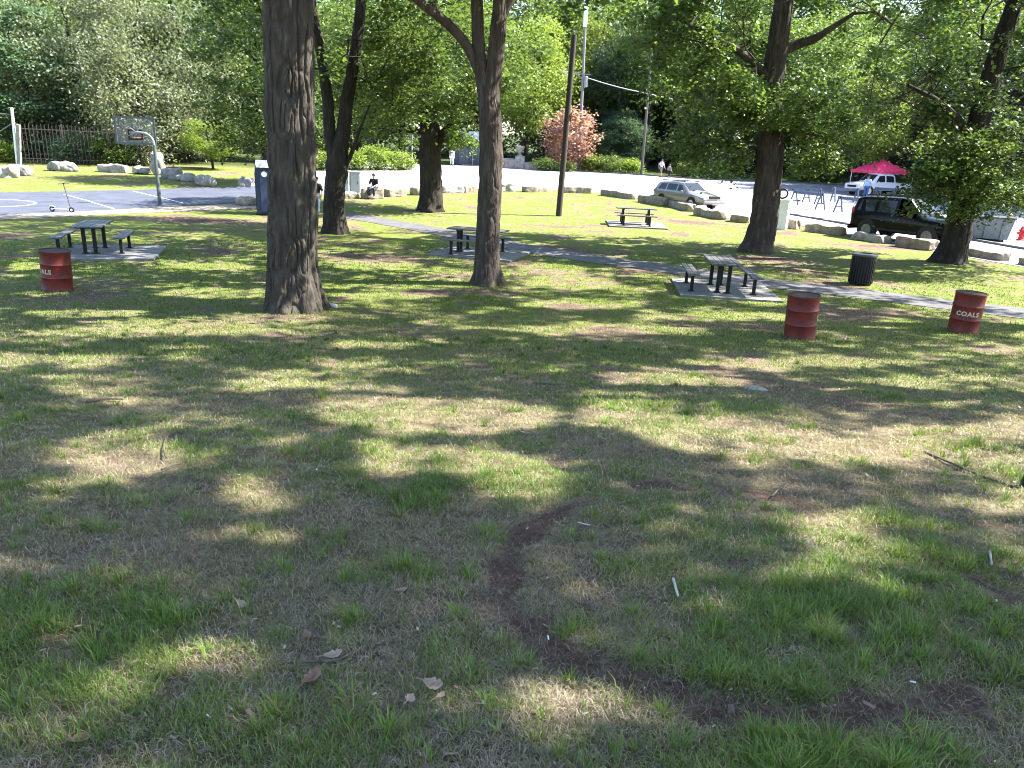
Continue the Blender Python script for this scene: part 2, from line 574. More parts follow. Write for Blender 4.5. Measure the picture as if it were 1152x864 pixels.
M_PATH = mat('path_asphalt', (.058, .057, .062), (.105, .102, .105), scale=2.2, rough=.9, bump=.4, bscale=70)
M_LOT = mat('lot_asphalt', (.19, .185, .205), (.29, .28, .305), scale=.9, rough=.85, bump=.2, bscale=40, spec=.3)
M_COURT = mat('court_asphalt', (.040, .046, .068), (.072, .080, .108), scale=1.2, rough=.8, bump=.2, bscale=40)
M_DIRT = mat('worn_dirt', (.16, .125, .10), (.30, .25, .20), scale=3, rough=.95, bump=.5, bscale=30)
M_LINE = mat('line_paint', (.6, .6, .62), (.78, .78, .8), scale=6, rough=.7)

PATH_POLY = strip(smooth_line(path_line), 1.65)
sheet('path', PATH_POLY, .012, M_PATH)
sheet('parking_lot', lot_poly, .016, M_LOT)
sheet('basketball_court', court_poly, .018, M_COURT)
for k, p in enumerate(pads): sheet('concrete_pad', p, .06 if k != 2 else .05, M_CONC, thick=.09)


def marking(pts, w, dz=.024):
    sheet('painted_marking', strip([at(*p) if not isinstance(p, Vector) else p for p in pts], w), dz, M_LINE)


marking([(72, 219), (98, 226), (128, 235.2)], .09)
marking([(150, 215.5), (178, 222), (206, 229)], .09)
cc = at(-22, 229)
marking([cc + Vector((2.1 * math.cos(t), 2.1 * math.sin(t), 0)) for t in np.linspace(-PI * .6, PI * .6, 18)], .09)
for a, b in (((462, 188), (480, 211)), ((540, 189), (556, 209)), ((600, 208), (616, 199)), ((670, 214), (668, 200))):
    marking([a, b], .10)

# kerb at the far side of the car park and along the road
def kerb(pts, h=.14, w=.18):
    line = smooth_line([at(*p) for p in pts], 3)
    b = MB()
    for a, c in zip(line, line[1:]):
        d = (c - a); L = d.length
        b.box(((a.x + c.x) / 2, (a.y + c.y) / 2, (a.z + c.z) / 2 + h / 2 - .01), (L, w, h), (0, 0, math.atan2(d.y, d.x)))
    tag(b.build('kerb', M_CONC), kind='structure')


kerb([(520, 186.5), (600, 190.3), (700, 195.7), (800, 202.5), (900, 205.7), (1000, 211.7), (1152, 223.7)])
kerb([(884, 241), (950, 252.5), (1000, 262)], h=.12)
kerb([(1085, 269), (1152, 281), (1260, 300)], h=.12)
sheet('worn_ground', strip([at(*p) for p in [(-60, 247), (90, 240), (180, 236), (290, 231), (340, 236)]], 2.0), .010, M_DIRT)


# ------------------------------------------------------------------ trees
def tubes(segs, n=6):
    """list of (p0,p1,r0,r1) -> V,F"""
    P0 = np.array([s[0] for s in segs], float); P1 = np.array([s[1] for s in segs], float)
    r0 = np.array([s[2] for s in segs]); r1 = np.array([s[3] for s in segs])
    d = P1 - P0
    d /= np.linalg.norm(d, axis=1, keepdims=True) + 1e-9
    ref = np.where(np.abs(d[:, 2:3]) > .9, [[1.0, 0, 0]], [[0, 0, 1.0]])
    a = np.cross(d, ref); a /= np.linalg.norm(a, axis=1, keepdims=True)
    b = np.cross(d, a)
    t = np.linspace(0, 2 * PI, n, endpoint=False)
    ring = np.cos(t)[None, :, None] * a[:, None] + np.sin(t)[None, :, None] * b[:, None]
    A = P0[:, None] + ring * r0[:, None, None]; B = P1[:, None] + ring * r1[:, None, None]
    V = np.concatenate([A, B], 1).reshape(-1, 3)
    m = len(segs)
    base = (np.arange(m) * 2 * n)[:, None]
    k = np.arange(n)[None]
    F = np.stack([base + k, base + (k + 1) % n, base + n + (k + 1) % n, base + n + k], -1).reshape(-1, 4)
    return V, F


def bark_tube(path, rad, ns=96, step=.05, amp=.015, cell=.05, flare=.45, fh=.4, lobes=5, seed=0, burls=()):
    path = np.array([tuple(p) for p in path], float); rad = np.array(rad, float)
    seg = np.linalg.norm(np.diff(path, axis=0), axis=1); s = np.concatenate([[0], np.cumsum(seg)])
    # smooth resample
    ss = np.arange(0, s[-1] + 1e-6, step)
    C = np.stack([np.interp(ss, s, path[:, k]) for k in range(3)], 1)
    rr = np.interp(ss, s, rad)
    w = max(1, int(.35 / step)); ker = np.ones(2 * w + 1) / (2 * w + 1)
    sm = lambda q: np.convolve(np.pad(q, w, mode='reflect', reflect_type='odd'), ker, mode='valid')
    C = np.stack([sm(C[:, k]) for k in range(3)], 1); rr = sm(rr)
    T = np.gradient(C, axis=0); T /= np.linalg.norm(T, axis=1, keepdims=True)
    A = np.cross(T, [[0, -1.0, 0]]); A /= np.linalg.norm(A, axis=1, keepdims=True)
    B = np.cross(T, A)
    ph = np.linspace(0, 2 * PI, ns, endpoint=False) + PI / 2
    S, PH = np.meshgrid(ss, ph, indexing='ij')
    rb = rr[:, None]
    u = np.cos(PH) * rr.mean(); v = np.sin(PH) * rr.mean()
    arc = PH * rr.mean()
    wig = (fbm(S * 2.2 + seed, PH * 2, seed + 1) - .5) * .10
    v1 = vnoise((arc + wig) / cell, S / (cell * 5.5) + seed, seed + 2); v2 = vnoise((arc - wig) / (cell * .6), S / (cell * 3.2), seed + 3)
    crack = np.maximum(np.exp(-((v1 - .5) / .11) ** 2), .6 * np.exp(-((v2 - .45) / .12) ** 2))
    ridge = crack + .25 * fbm(arc / .02, S / .05, seed + 6, 2)
    lump = (fbm(S * .9 + seed, np.cos(PH) * 1.5 + np.sin(PH) * .7 + 5, seed + 4) - .5) * .12
    rad2 = rb * (1 + lump + flare * np.exp(-S / fh) * (1 + .45 * np.cos(lobes * PH + seed) + .25 * np.cos(2 * PH + 1.3 * seed)))
    for (bs, bp, br, ba) in burls:
        dphi = (PH - bp + PI) % (2 * PI) - PI
        rad2 = rad2 + ba * np.exp(-((S - bs) / br) ** 2 - (dphi * rr.mean() / br) ** 2)
    rad2 = rad2 + amp * (.5 - ridge) * np.minimum(1, rb / .25)
    V = C[:, None] + rad2[..., None] * (np.cos(PH)[..., None] * A[:, None] + np.sin(PH)[..., None] * B[:, None])
    nr = len(ss)
    i = np.arange(nr * ns).reshape(nr, ns)
    j = np.roll(i, -1, 1)
    F = np.stack([i[:-1], j[:-1], j[1:], i[1:]], -1).reshape(-1, 4)
    return V.reshape(-1, 3), F


def grow(path_nodes, att, rng, step=.55, tip=.010, up=.5, bow=.10, rmax=.12):
    """connect every attractor to the nearest wood already there; returns tapered segments"""
    pos = [np.array(p, float) for p in path_nodes]
    par = [-1] * len(pos)
    base_n = len(pos)
    cen = np.array(pos)
    d0 = np.min(np.linalg.norm(att[:, None] - cen[None], axis=2), axis=1)
    PA = np.zeros((base_n + len(att) * 14, 3)); PA[:base_n] = cen; n = base_n
    for k in np.argsort(d0):
        a = att[k]
        d = PA[:n] - a
        dist = np.linalg.norm(d, axis=1)
        cost = dist + up * np.maximum(0, d[:, 2]) + .35 * dist * (np.arange(n) < base_n)
        j = int(np.argmin(cost))
        L = dist[j]
        m = min(12, max(1, int(L / step)))
        p0 = PA[j].copy()
        side = rng.normal(0, .05 * L, 3)
        prev = j
        for q in range(1, m + 1):
            t = q / m
            p = p0 * (1 - t) + a * t + (side + np.array([0, 0, bow * L])) * math.sin(PI * t)
            if n >= len(PA): break
            PA[n] = p; par.append(prev); prev = n; n += 1
    rad2 = np.zeros(n)
    haskid = np.zeros(n, bool)
    for i in range(n - 1, base_n - 1, -1):
        if rad2[i] == 0: rad2[i] = tip ** 2
        rad2[par[i]] += rad2[i] * 1.0
    rad = np.minimum(np.sqrt(rad2), rmax)
    segs = []
    for i in range(base_n, n):
        r_p = min(rad[par[i]], rad[i] * 1.4) if par[i] >= base_n else rad[i] * 1.3
        segs.append((PA[par[i]], PA[i], r_p, rad[i]))
    return segs


def leaves(att, per, size, rng, pal, sx=.45, sz=.22, droop=.35, flat=.55, wide=.38, keep=None):
    """sprays of leaves round the twig ends. pal: (dark, light) leaf colours"""
    n = len(att)
    cnt = np.maximum(3, rng.poisson(per, n))
    idx = np.repeat(np.arange(n), cnt)
    Nn = len(idx)
    csx = sx * (.6 + .8 * rng.random(n))
    off = rng.normal(0, 1, (Nn, 3)) * np.stack([csx[idx], csx[idx], csx[idx] * sz / sx], 1)
    off[:, 2] -= .35 * (off[:, 0] ** 2 + off[:, 1] ** 2) / (sx * 2) * droop
    tilt = rng.normal(0, .25, (n, 2))
    off[:, 2] += off[:, 0] * tilt[idx, 0] + off[:, 1] * tilt[idx, 1]
    P = att[idx] + off
    if keep is not None:
        kk = keep(P); P = P[kk]; idx = idx[kk]; Nn = len(idx)
    az = rng.uniform(0, 2 * PI, Nn)
    a = np.stack([np.cos(az), np.sin(az), -droop + rng.normal(0, .4, Nn)], 1)
    a /= np.linalg.norm(a, axis=1, keepdims=True)
    nn = np.stack([rng.normal(0, flat, Nn), rng.normal(0, flat, Nn), np.ones(Nn)], 1)
    s = np.cross(a, nn); s /= np.linalg.norm(s, axis=1, keepdims=True) + 1e-9
    nr = np.cross(s, a)
    L = (size * (.65 + .7 * rng.random(Nn)))[:, None]
    V = np.stack([P, P + a * L * .42 + s * L * wide + nr * L * .10, P + a * L, P + a * L * .42 - s * L * wide + nr * L * .10], 1).reshape(-1, 3)
    F = np.arange(Nn * 4).reshape(-1, 4)
    t = np.clip(.5 + rng.normal(0, .24, n)[idx] + rng.normal(0, .26, Nn), 0, 1)[:, None]
    c = np.array(pal[0])[None] * (1 - t) + np.array(pal[1])[None] * t
    return V, F, np.repeat(c, 4, 0)


def join_vf(parts):
    V, F, o = [], [], 0
    for v, f in parts:
        V.append(v); F.append(f + o); o += len(v)
    return np.concatenate(V), F


PAL = {
    'maple': ((.042, .082, .020), (.145, .215, .058)),
    'mid': ((.052, .094, .024), (.155, .222, .060)),
    'bright': ((.100, .158, .030), (.235, .305, .070)),
    'olive': ((.105, .140, .080), (.280, .315, .220)),
    'blue': ((.045, .090, .055), (.140, .205, .135)),
    'far': ((.085, .135, .075), (.200, .265, .160)),  # distance haze painted into the leaf colour: paler and bluer greens
    'smoke': ((.34, .165, .155), (.60, .40, .37)),
    'purple': ((.045, .032, .038), (.11, .08, .085)),
}


def ellipsoid_pts(n, c, r, rng, shell=.45, zmin=None, gap=.42, gs=.45, seed=0, keep=None):
    out = []
    c = np.array(c, float); r = np.array(r, float)
    tot = 0
    while tot < n:
        d = rng.normal(0, 1, (n * 2, 3)); d /= np.linalg.norm(d, axis=1, keepdims=True)
        q = rng.random(n * 2) ** (1 / 3)
        q = shell + (1 - shell) * q if shell else q
        q = q * (.82 + .36 * vnoise(d[:, 0] * 2.2 + 7, d[:, 1] * 2.2 + d[:, 2] * 1.9, seed + 9))
        P = c + d * q[:, None] * r
        g = .5 * vnoise(P[:, 0] * gs, P[:, 2] * gs + seed, seed) + .5 * vnoise(P[:, 1] * gs, P[:, 2] * gs * 1.3, seed + 5)
        ok = g > gap
        if zmin is not None: ok &= P[:, 2] > zmin
        P = P[ok]
        if keep is not None: P = P[keep(P)]
        out.append(P); tot += len(P)
        if len(out) > 40: break
    return np.concatenate(out)[:n]


def clear_of(P, clear):
    """bare stem: no leaves close round or just in front of these stretches of trunk (points, reach sideways, reach forward)"""
    ok = np.ones(len(P), bool)
    for a, c, rx, ry in clear:
        a, c = np.array(tuple(a)), np.array(tuple(c))
        t = np.clip((P[:, 2] - a[2]) / (c[2] - a[2]), 0, 1)
        q = a + (c - a) * t[:, None]
        inz = (P[:, 2] > a[2] - .1) & (P[:, 2] < c[2] + .1)
        ok &= ~(inz & (np.abs(P[:, 0] - q[:, 0] - (P[:, 1] - q[:, 1]) * q[0, 0] / max(1, q[0, 1])) < rx) & (P[:, 1] < q[:, 1] + .3) & (P[:, 1] > q[:, 1] - ry))
    return ok


def build_tree(name, base, trunks, att, pal, per, lsize, bark, rng, ns=80, step=.05, amp=.014, cell=.05, flare=.45, burls=(), fh=.4, lobes=5,
               sx=.45, sz=.22, droop=.35, extra=None, label=None, cat='tree', group=None, rmax=.12, node_from=.35, lmat=None, seed=0, tip=.010, wide=.38, dapple=False, clear=()):
    """trunks: list of (points, radii) in world space, the first is the main stem"""
    b = np.array(tuple(base), float)
    root = empty(name, base)
    parts = []; nodes_ = []
    for k, (pts, rad) in enumerate(trunks):
        pts = [np.array(tuple(p), float) - b for p in pts]
        if k == 0: parts.append(bark_tube(pts, rad, ns, step, amp, cell, flare, fh, lobes, seed, burls))
        else: parts.append(bark_tube(pts, rad, max(24, ns // 2), max(step, .07), amp * .7, cell, 0, .4, lobes, seed + k))
        arr = np.array(pts)
        s = np.concatenate([[0], np.cumsum(np.linalg.norm(np.diff(arr, axis=0), axis=1))])
        lo = s[-1] * node_from if k == 0 else s[-1] * .25
        for q in np.arange(lo, s[-1] + .01, .5): nodes_.append([np.interp(q, s, arr[:, j]) for j in range(3)])
    att = np.asarray(att) - b
    if len(att):
        parts.append(tubes(grow(nodes_, att, rng, rmax=rmax, tip=tip), 6))
    V, F = join_vf(parts)
    link('trunk', np_mesh(name + '_trunk', V, F, smooth=True), bark, root)
    if len(att):
        V, F, c = leaves(att, per, lsize, rng, PAL[pal], sx, sz, droop, wide=wide, keep=lambda q: (shade_keep(q + b) if dapple else np.ones(len(q), bool)) & clear_of(q + b, clear))
        link('crown', np_mesh(name + '_crown', V, [F], c), lmat or LEAF, root)
    tag(root, label, cat, group)
    return root


# where the sun reaches the near grass between the crowns (photo pixels: centre, radii)
SUNNY = [(130, 515, 100, 34), (292, 556, 48, 26), (265, 612, 40, 14), (205, 735, 62, 32), (615, 795, 90, 36), (950, 612, 66, 38), (490, 465, 130, 26), (545, 545, 75, 42), (440, 520, 60, 18),
         (800, 490, 80, 26), (700, 470, 60, 14), (985, 500, 120, 24), (1120, 482, 60, 14), (1135, 560, 32, 60), (1000, 445, 140, 14), (760, 425, 120, 13), (330, 434, 110, 13), (130, 442, 110, 9), (50, 405, 110, 12),
         (680, 370, 150, 8), (900, 408, 180, 8), (1060, 428, 120, 7), (640, 318, 70, 10), (430, 333, 90, 5), (650, 342, 90, 7), (810, 356, 120, 6), (190, 372, 160, 6), (90, 352, 100, 6), (240, 330, 90, 8), (620, 303, 50, 8),
         (430, 300, 60, 5), (1000, 365, 60, 5), (1120, 395, 60, 6), (420, 388, 90, 5), (530, 405, 60, 5), (30, 300, 40, 6), (240, 300, 60, 5), (880, 340, 60, 5), (690, 460, 50, 30)]
SUNNY += [(620, 226, 190, 17), (100, 200, 130, 14), (230, 180, 60, 12), (700, 200, 420, 12), (1010, 252, 40, 6), (300, 262, 50, 5), (150, 262, 60, 3), (450, 265, 40, 3), (850, 293, 60, 5), (980, 290, 60, 4)]
SUNNY = np.array(SUNNY, float)
_mid = (SUNNY[:, 1] < 460) & (SUNNY[:, 1] > 240)
SUNNY[_mid, 2] *= .72
SUNNY[_mid, 3] *= .80


def _spot(px, py, Y, r, clear=.0): return (np.array(tuple(pt(px, py, Y))), r, clear)


_y1, _y4, _y2, _y5 = at(328, 351).y + .2, at(549, 321).y + .2, at(375, 263).y + .2, at(853, 284).y + .2
SUN_SPOTS = [_spot(352, 120, _y1, .30), _spot(354, 95, _y1, .16), _spot(353, 185, _y1, .22), _spot(355, 222, _y1, .14), _spot(356, 265, _y1, .18), _spot(354, 50, _y1, .14), _spot(360, 318, _y1, .22),
             _spot(564, 200, _y4, .42), _spot(566, 235, _y4, .3), _spot(564, 150, _y4, .35), _spot(562, 105, _y4, .2), _spot(565, 285, _y4, .2), _spot(566, 60, _y4, .18),
             _spot(386, 245, _y2, .3), _spot(398, 95, _y2, .2), _spot(875, 240, _y5, .3), _spot(880, 20, _y5, .25), _spot(868, 205, _y5, .2)]
_y6 = at(1070, 296).y
SUN_SPOTS += [_spot(px, py, Y, r, 1.1) for px, py, Y, r in [(780, 60, _y5 - 1, 1.0), (820, 120, _y5 - 2, .8), (930, 160, _y5 - 1.5, 1.0), (800, 185, _y5, .9), (960, 110, _y5 - 1, 1.1), (900, 110, _y5 - 2, .7), (1000, 60, _y5, 1.0), (850, 30, _y5 - 2, .7), (930, 60, _y5 - 1, .7), (745, 110, _y5, .8), (915, 195, _y5 - 1, .8),
              (1060, 100, _y6 - 1, .9), (1120, 150, _y6 - 1.5, .9), (1090, 225, _y6 - 1.3, .7), (1140, 225, _y6 - 1.2, .8), (1040, 150, _y6 - 1, .7), (1140, 60, _y6 - 1, .9), (1080, 40, _y6, .8)]]


def shade_keep(P, slack=1.08, p=.99):
    """keep a spray of leaves unless its shadow would fall on one of the sunny places"""
    P = np.asarray(P)
    t = (P[:, 2] - 1.0) / SUN[2]
    G = P - SUN * t[:, None]
    for _ in range(4):
        dz = G[:, 2] - ground(G[:, 0], G[:, 1])
        G = G - SUN * (dz / SUN[2])[:, None]
    x, y = project(G)
    x = np.nan_to_num(x, nan=-9999); y = np.nan_to_num(y, nan=-9999)
    wx = (fbm(G[:, 0] * 2.2, G[:, 1] * 2.2, 401) - .5); wy = (fbm(G[:, 0] * 2.2 + 30, G[:, 1] * 2.2, 402) - .5)
    kx = F_PX / np.maximum(3.5, G[:, 1])
    x = x + wx * kx * .45; y = y + wy * kx * .45 * np.minimum(1, 4.0 / np.maximum(1, G[:, 1]))
    q = ((x[:, None] - SUNNY[None, :, 0]) / (SUNNY[None, :, 2] * slack)) ** 2 + ((y[:, None] - SUNNY[None, :, 1]) / (SUNNY[None, :, 3] * slack)) ** 2
    fleck = vnoise(G[:, 0] * 1.5, G[:, 1] * 2.0, 411) * .52 + vnoise(G[:, 0] * 3.9, G[:, 1] * 4.6, 412) * .48
    inside = (q.min(1) < 1) | ((fleck > .672) & (G[:, 1] > 6.5))
    inside &= RNG.random(len(P)) < p
    # ... or on one of the trunks' sunlit flanks
    for c, r, clr in SUN_SPOTS:
        v = P - c
        d = v - (v @ SUN)[:, None] * SUN
        inside |= (np.einsum('ij,ij->i', d, d) < r * r) & (v @ SUN > clr)
    return ~inside


rng = np.random.default_rng(5)
# --- big furrowed trunk, left of centre
b = at(328, 351); Y = b.y + .3
T1 = [b + Vector((0, .3, -.15)), pt(329, 300, Y), pt(330, 250, Y), pt(328, 170, Y), pt(326, 90, Y), pt(324, 0, Y)]
top = T1[-1]
T1 += [top + Vector((-.05, .1, 1.5)), top + Vector((.1, .2, 3.5)), top + Vector((.3, .3, 6))]
lim1 = [([top + Vector((0, 0, .6)), top + Vector((-1.6, .4, 2.2)), top + Vector((-3.2, .6, 4))], [.22, .16, .08]),
        ([top + Vector((0, 0, .9)), top + Vector((1.6, -.6, 2.6)), top + Vector((3.0, -.8, 4.5))], [.2, .15, .08])]
att = ellipsoid_pts(300, (top.x, top.y + .3, 11.2), (6.2, 5.4, 3.9), rng, seed=3, zmin=7.6, gap=.25)
build_tree('oak_tree', b, [(T1, [.50, .46, .45, .435, .435, .43, .36, .28, .15])] + lim1, att, 'mid', 80, .215, BARK_GREY, rng, ns=380, step=.022, amp=.055, cell=.115,
           flare=.42, fh=.45, lobes=5, burls=[(3.95, PI, .22, .07), (3.3, 0.0, .2, .05), (3.0, -.9, .2, .03)], seed=3, tip=.012, dapple=True,
           label='thick grey furrowed tree trunk standing nearest, left of centre in the grass')

# --- forked trunk behind it
b = at(375, 263); Y = b.y + .2
fk = pt(379, 185, Y)
main = [b + Vector((0, .2, -.15)), pt(376, 235, Y), pt(377, 205, Y), fk, pt(386, 150, Y), pt(392, 105, Y), pt(400, 60, Y), pt(406, 10, Y), pt(408, -60, Y), pt(412, -140, Y)]
l1 = [fk + Vector((-.08, 0, -.1)), pt(371, 150, Y), pt(368, 105, Y), pt(361, 60, Y), pt(353, 20, Y), pt(346, -40, Y), pt(338, -120, Y)]
l2 = [pt(388, 188, Y), pt(396, 172, Y - .1), pt(403, 150, Y - .4), pt(416, 118, Y - .7)]
att = np.concatenate([ellipsoid_pts(250, (b.x + .4, Y - .6, 9.4), (4.8, 5.4, 4.4), rng, seed=11, zmin=4.2), ellipsoid_pts(50, (b.x + 2.2, Y + 1, 5.6), (2.2, 2.5, 2.0), rng, seed=12, shell=0)])
build_tree('maple_tree', b, [(main, [.40, .38, .37, .36, .25, .22, .2, .18, .14, .08]), (l1, [.24, .22, .2, .17, .15, .12, .07]), (l2, [.1, .08, .06, .03])], att, 'maple', 140, .14, BARK_DARK, rng, sx=.37, sz=.13, clear=[(b, pt(392, 105, Y), .55, 6), (fk, pt(368, 100, Y), .4, 6), (pt(392, 105, Y), pt(404, 30, Y), .3, 6)],
           ns=110, step=.045, amp=.03, cell=.10, flare=.5, fh=.35, burls=[(2.6, PI, .2, .06), (2.4, 0, .2, .07)], seed=5,
           label='dark tree forking low into two stems, just right of the thick grey trunk')

# --- stout tree beside the stone blocks
b = at(484, 238); Y = b.y + .3
main = [b + Vector((0, .3, -.15)), pt(485, 210, Y), pt(484, 180, Y), pt(484, 150, Y), pt(482, 120, Y), pt(484, 80, Y), pt(487, 20, Y), pt(488, -60, Y)]
l1 = [pt(484, 152, Y), pt(468, 148, Y), pt(448, 143, Y), pt(424, 141, Y)]
l2 = [pt(484, 122, Y), pt(470, 108, Y), pt(455, 97, Y), pt(438, 84, Y)]
l3 = [pt(486, 172, Y), pt(498, 152, Y), pt(508, 138, Y), pt(516, 110, Y)]
att = np.concatenate([ellipsoid_pts(190, (b.x - .3, Y, 8.4), (5.0, 4.2, 4.2), rng, seed=21, zmin=4.0), ellipsoid_pts(40, (b.x - 3.2, Y, 4.9), (2.6, 2.2, 1.2), rng, seed=22, shell=0, zmin=3.4), ellipsoid_pts(14, (b.x + 1.4, Y - 1, 4.2), (1.2, 1, .8), rng, seed=23, shell=0)])
build_tree('maple_tree', b, [(main, [.58, .55, .54, .52, .42, .33, .25, .12]), (l1, [.2, .16, .13, .08]), (l2, [.2, .15, .11, .06]), (l3, [.26, .2, .15, .08])], att, 'mid', 140, .16, BARK_DARK, rng, clear=[(b, pt(484, 140, Y), .8, 6), (pt(454, 150, Y), pt(454, 138, Y), 1.3, 6)],
           ns=90, step=.06, amp=.04, cell=.13, flare=.42, fh=.4, seed=8, sx=.46, sz=.17,
           label='stout tree with a long level branch, rooted beside the far stone blocks')

# --- forked tree in the middle
b = at(549, 321); Y = b.y + .2
fk = pt(549, 108, Y)
main = [b + Vector((0, .2, -.12)), pt(548, 290, Y), pt(550, 240, Y), pt(552, 190, Y), pt(552, 140, Y), fk, pt(556, 80, Y), pt(560, 40, Y), pt(563, 0, Y), pt(568, -80, Y), pt(574, -180, Y)]
l1 = [pt(548, 112, Y), pt(541, 80, Y), pt(538, 50, Y), pt(537, 10, Y), pt(534, -60, Y), pt(528, -150, Y)]
l2 = [pt(541, 84, Y), pt(527, 52, Y), pt(508, 30, Y - .2), pt(488, 14, Y - .4), pt(466, -2, Y - .6), pt(430, -40, Y - 1)]
l3 = [pt(564, 20, Y), pt(585, -20, Y), pt(620, -70, Y + .4)]
att = np.concatenate([ellipsoid_pts(330, (b.x + .3, Y + .8, 11.0), (6.2, 6.4, 4.4), rng, seed=31, zmin=7.0, gap=.22)])
build_tree('maple_tree', b, [(main, [.31, .295, .285, .28, .275, .25, .2, .185, .17, .14, .07]), (l1, [.2, .16, .15, .14, .12, .06]), (l2, [.14, .12, .11, .1, .09, .05]), (l3, [.1, .08, .05])], att, 'mid', 85, .205, BARK_BROWN, rng,
           ns=190, step=.03, amp=.022, cell=.07, flare=.75, fh=.28, lobes=4, seed=13, burls=[(3.2, -.3, .15, .03)], dapple=True,
           label='slim brown tree with a sunlit right edge, forking above the middle picnic table')

# --- leafy tree by the parked cars
b = at(853, 284); Y = b.y + .3
main = [b + Vector((0, .3, -.15)), pt(860, 250, Y), pt(863, 215, Y), pt(866, 180, Y), pt(868, 140, Y), pt(868, 100, Y), pt(872, 70, Y), pt(877, 35, Y), pt(882, 0, Y), pt(890, -80, Y), pt(896, -170, Y)]
l1 = [pt(868, 100, Y), pt(858, 80, Y - .1), pt(842, 66, Y - .4), pt(826, 54, Y - .8), pt(795, 38, Y - 1.2), pt(760, 20, Y - 1.4)]
l2 = [pt(874, 62, Y), pt(895, 50, Y), pt(915, 45, Y - .3), pt(935, 32, Y - .5), pt(965, 12, Y - .8)]
l3 = [pt(868, 150, Y), pt(885, 148, Y - .6), pt(912, 150, Y - 1.2), pt(945, 160, Y - 1.6)]
l4 = [pt(866, 172, Y), pt(846, 165, Y + .4), pt(822, 168, Y + .4), pt(800, 180, Y + .2)]
A = [ellipsoid_pts(260, (b.x + .5, Y - .2, 8.2), (5.6, 4.6, 5.0), rng, seed=41, zmin=4.4, gap=.40, shell=.3),
     ellipsoid_pts(60, (pt(930, 160, Y - 1.4).x, Y - 1.4, 4.9), (2.8, 1.8, 1.5), rng, seed=42, shell=0, zmin=3.0, gap=.3),
     ellipsoid_pts(34, (pt(800, 185, Y).x, Y + .2, 3.7), (1.8, 1.5, .9), rng, seed=43, shell=0, zmin=2.2, gap=.3),
     ellipsoid_pts(20, (pt(915, 190, Y - 1).x, Y - 1, 3.7), (1.5, 1.2, .7), rng, seed=44, shell=0, gap=.3),
     ellipsoid_pts(26, (pt(866, 112, Y - 1.5).x, Y - 1.6, 5.6), (1.4, .9, 1.1), rng, seed=45, shell=0, gap=.3),
     ellipsoid_pts(190, (b.x + .5, Y - .5, 13.0), (6.2, 5.4, 3.2), rng, seed=47, zmin=10.5, shell=0, gap=.25),
     ellipsoid_pts(60, (pt(780, 60, Y - 1.2).x, Y - 1.0, 7.4), (2.4, 1.8, 1.9), rng, seed=46, shell=0, gap=.3)]
build_tree('maple_tree', b, [(main, [.54, .49, .48, .46, .43, .41, .37, .34, .31, .22, .1]), (l1, [.2, .16, .13, .11, .08, .04]), (l2, [.2, .17, .14, .1, .05]), (l3, [.09, .07, .05, .03]), (l4, [.09, .07, .05, .03])],
           np.concatenate(A), 'maple', 150, .14, BARK_BROWN, rng, sx=.37, sz=.12, clear=[(b, pt(867, 152, Y), .75, 6), (pt(868, 84, Y), pt(884, -10, Y), .62, 7), (pt(842, 76, Y), pt(842, 55, Y), .5, 5)], ns=130, step=.045, amp=.045, cell=.13, flare=.62, fh=.42, lobes=4, seed=17, dapple=True,
           label='big leafy tree with low drooping branches between the two parked cars')

# --- leaning tree at the right
b = at(1070, 296); Y = b.y + .2
main = [b + Vector((0, .2, -.15)), pt(1076, 270, Y), pt(1082, 235, Y), pt(1090, 190, Y), pt(1098, 150, Y), pt(1108, 110, Y), pt(1120, 70, Y), pt(1134, 25, Y), pt(1150, -20, Y), pt(1172, -90, Y), pt(1190, -170, Y)]
l1 = [pt(1096, 160, Y), pt(1075, 130, Y - .4), pt(1050, 110, Y - .8), pt(1020, 95, Y - 1)]
l2 = [pt(1088, 205, Y), pt(1078, 200, Y - .8), pt(1062, 205, Y - 1.2), pt(1048, 214, Y - 1.4)]
l3 = [pt(1094, 175, Y), pt(1115, 170, Y - .7), pt(1140, 180, Y - 1.2)]
A = [ellipsoid_pts(230, (b.x + 1.8, Y, 7.6), (4.8, 4.2, 4.6), rng, seed=51, zmin=3.9, gap=.38, shell=.25),
     ellipsoid_pts(190, (b.x + 1.8, Y - .5, 12.8), (6.2, 5.6, 3.2), rng, seed=55, zmin=10.2, shell=0, gap=.25),
     ellipsoid_pts(44, (pt(1082, 205, Y - 1.3).x, Y - 1.2, 3.1), (2.1, 1.2, 1.5), rng, seed=52, shell=0, gap=.3, zmin=1.4),
     ellipsoid_pts(60, (pt(1125, 200, Y - 1.2).x, Y - 1.1, 3.4), (2.3, 1.3, 1.7), rng, seed=53, shell=0, gap=.3, zmin=1.6),
     ellipsoid_pts(40, (pt(1040, 100, Y - .8).x, Y - .8, 6.2), (1.9, 1.5, 1.6), rng, seed=54, shell=0, gap=.3)]
build_tree('maple_tree', b, [(main, [.50, .45, .43, .40, .37, .34, .31, .27, .23, .16, .08]), (l1, [.15, .12, .09, .05]), (l2, [.1, .08, .06, .03]), (l3, [.09, .07, .04])],
           np.concatenate(A), 'maple', 150, .135, BARK_DARK, rng, sx=.37, sz=.12, clear=[(pt(1071, 290, Y), pt(1078, 262, Y), .8, 5)], ns=110, step=.045, amp=.04, cell=.12, flare=.5, fh=.4, lobes=4, seed=19, dapple=True,
           label='leaning tree at the right edge hung with low dark leaves over the black car')

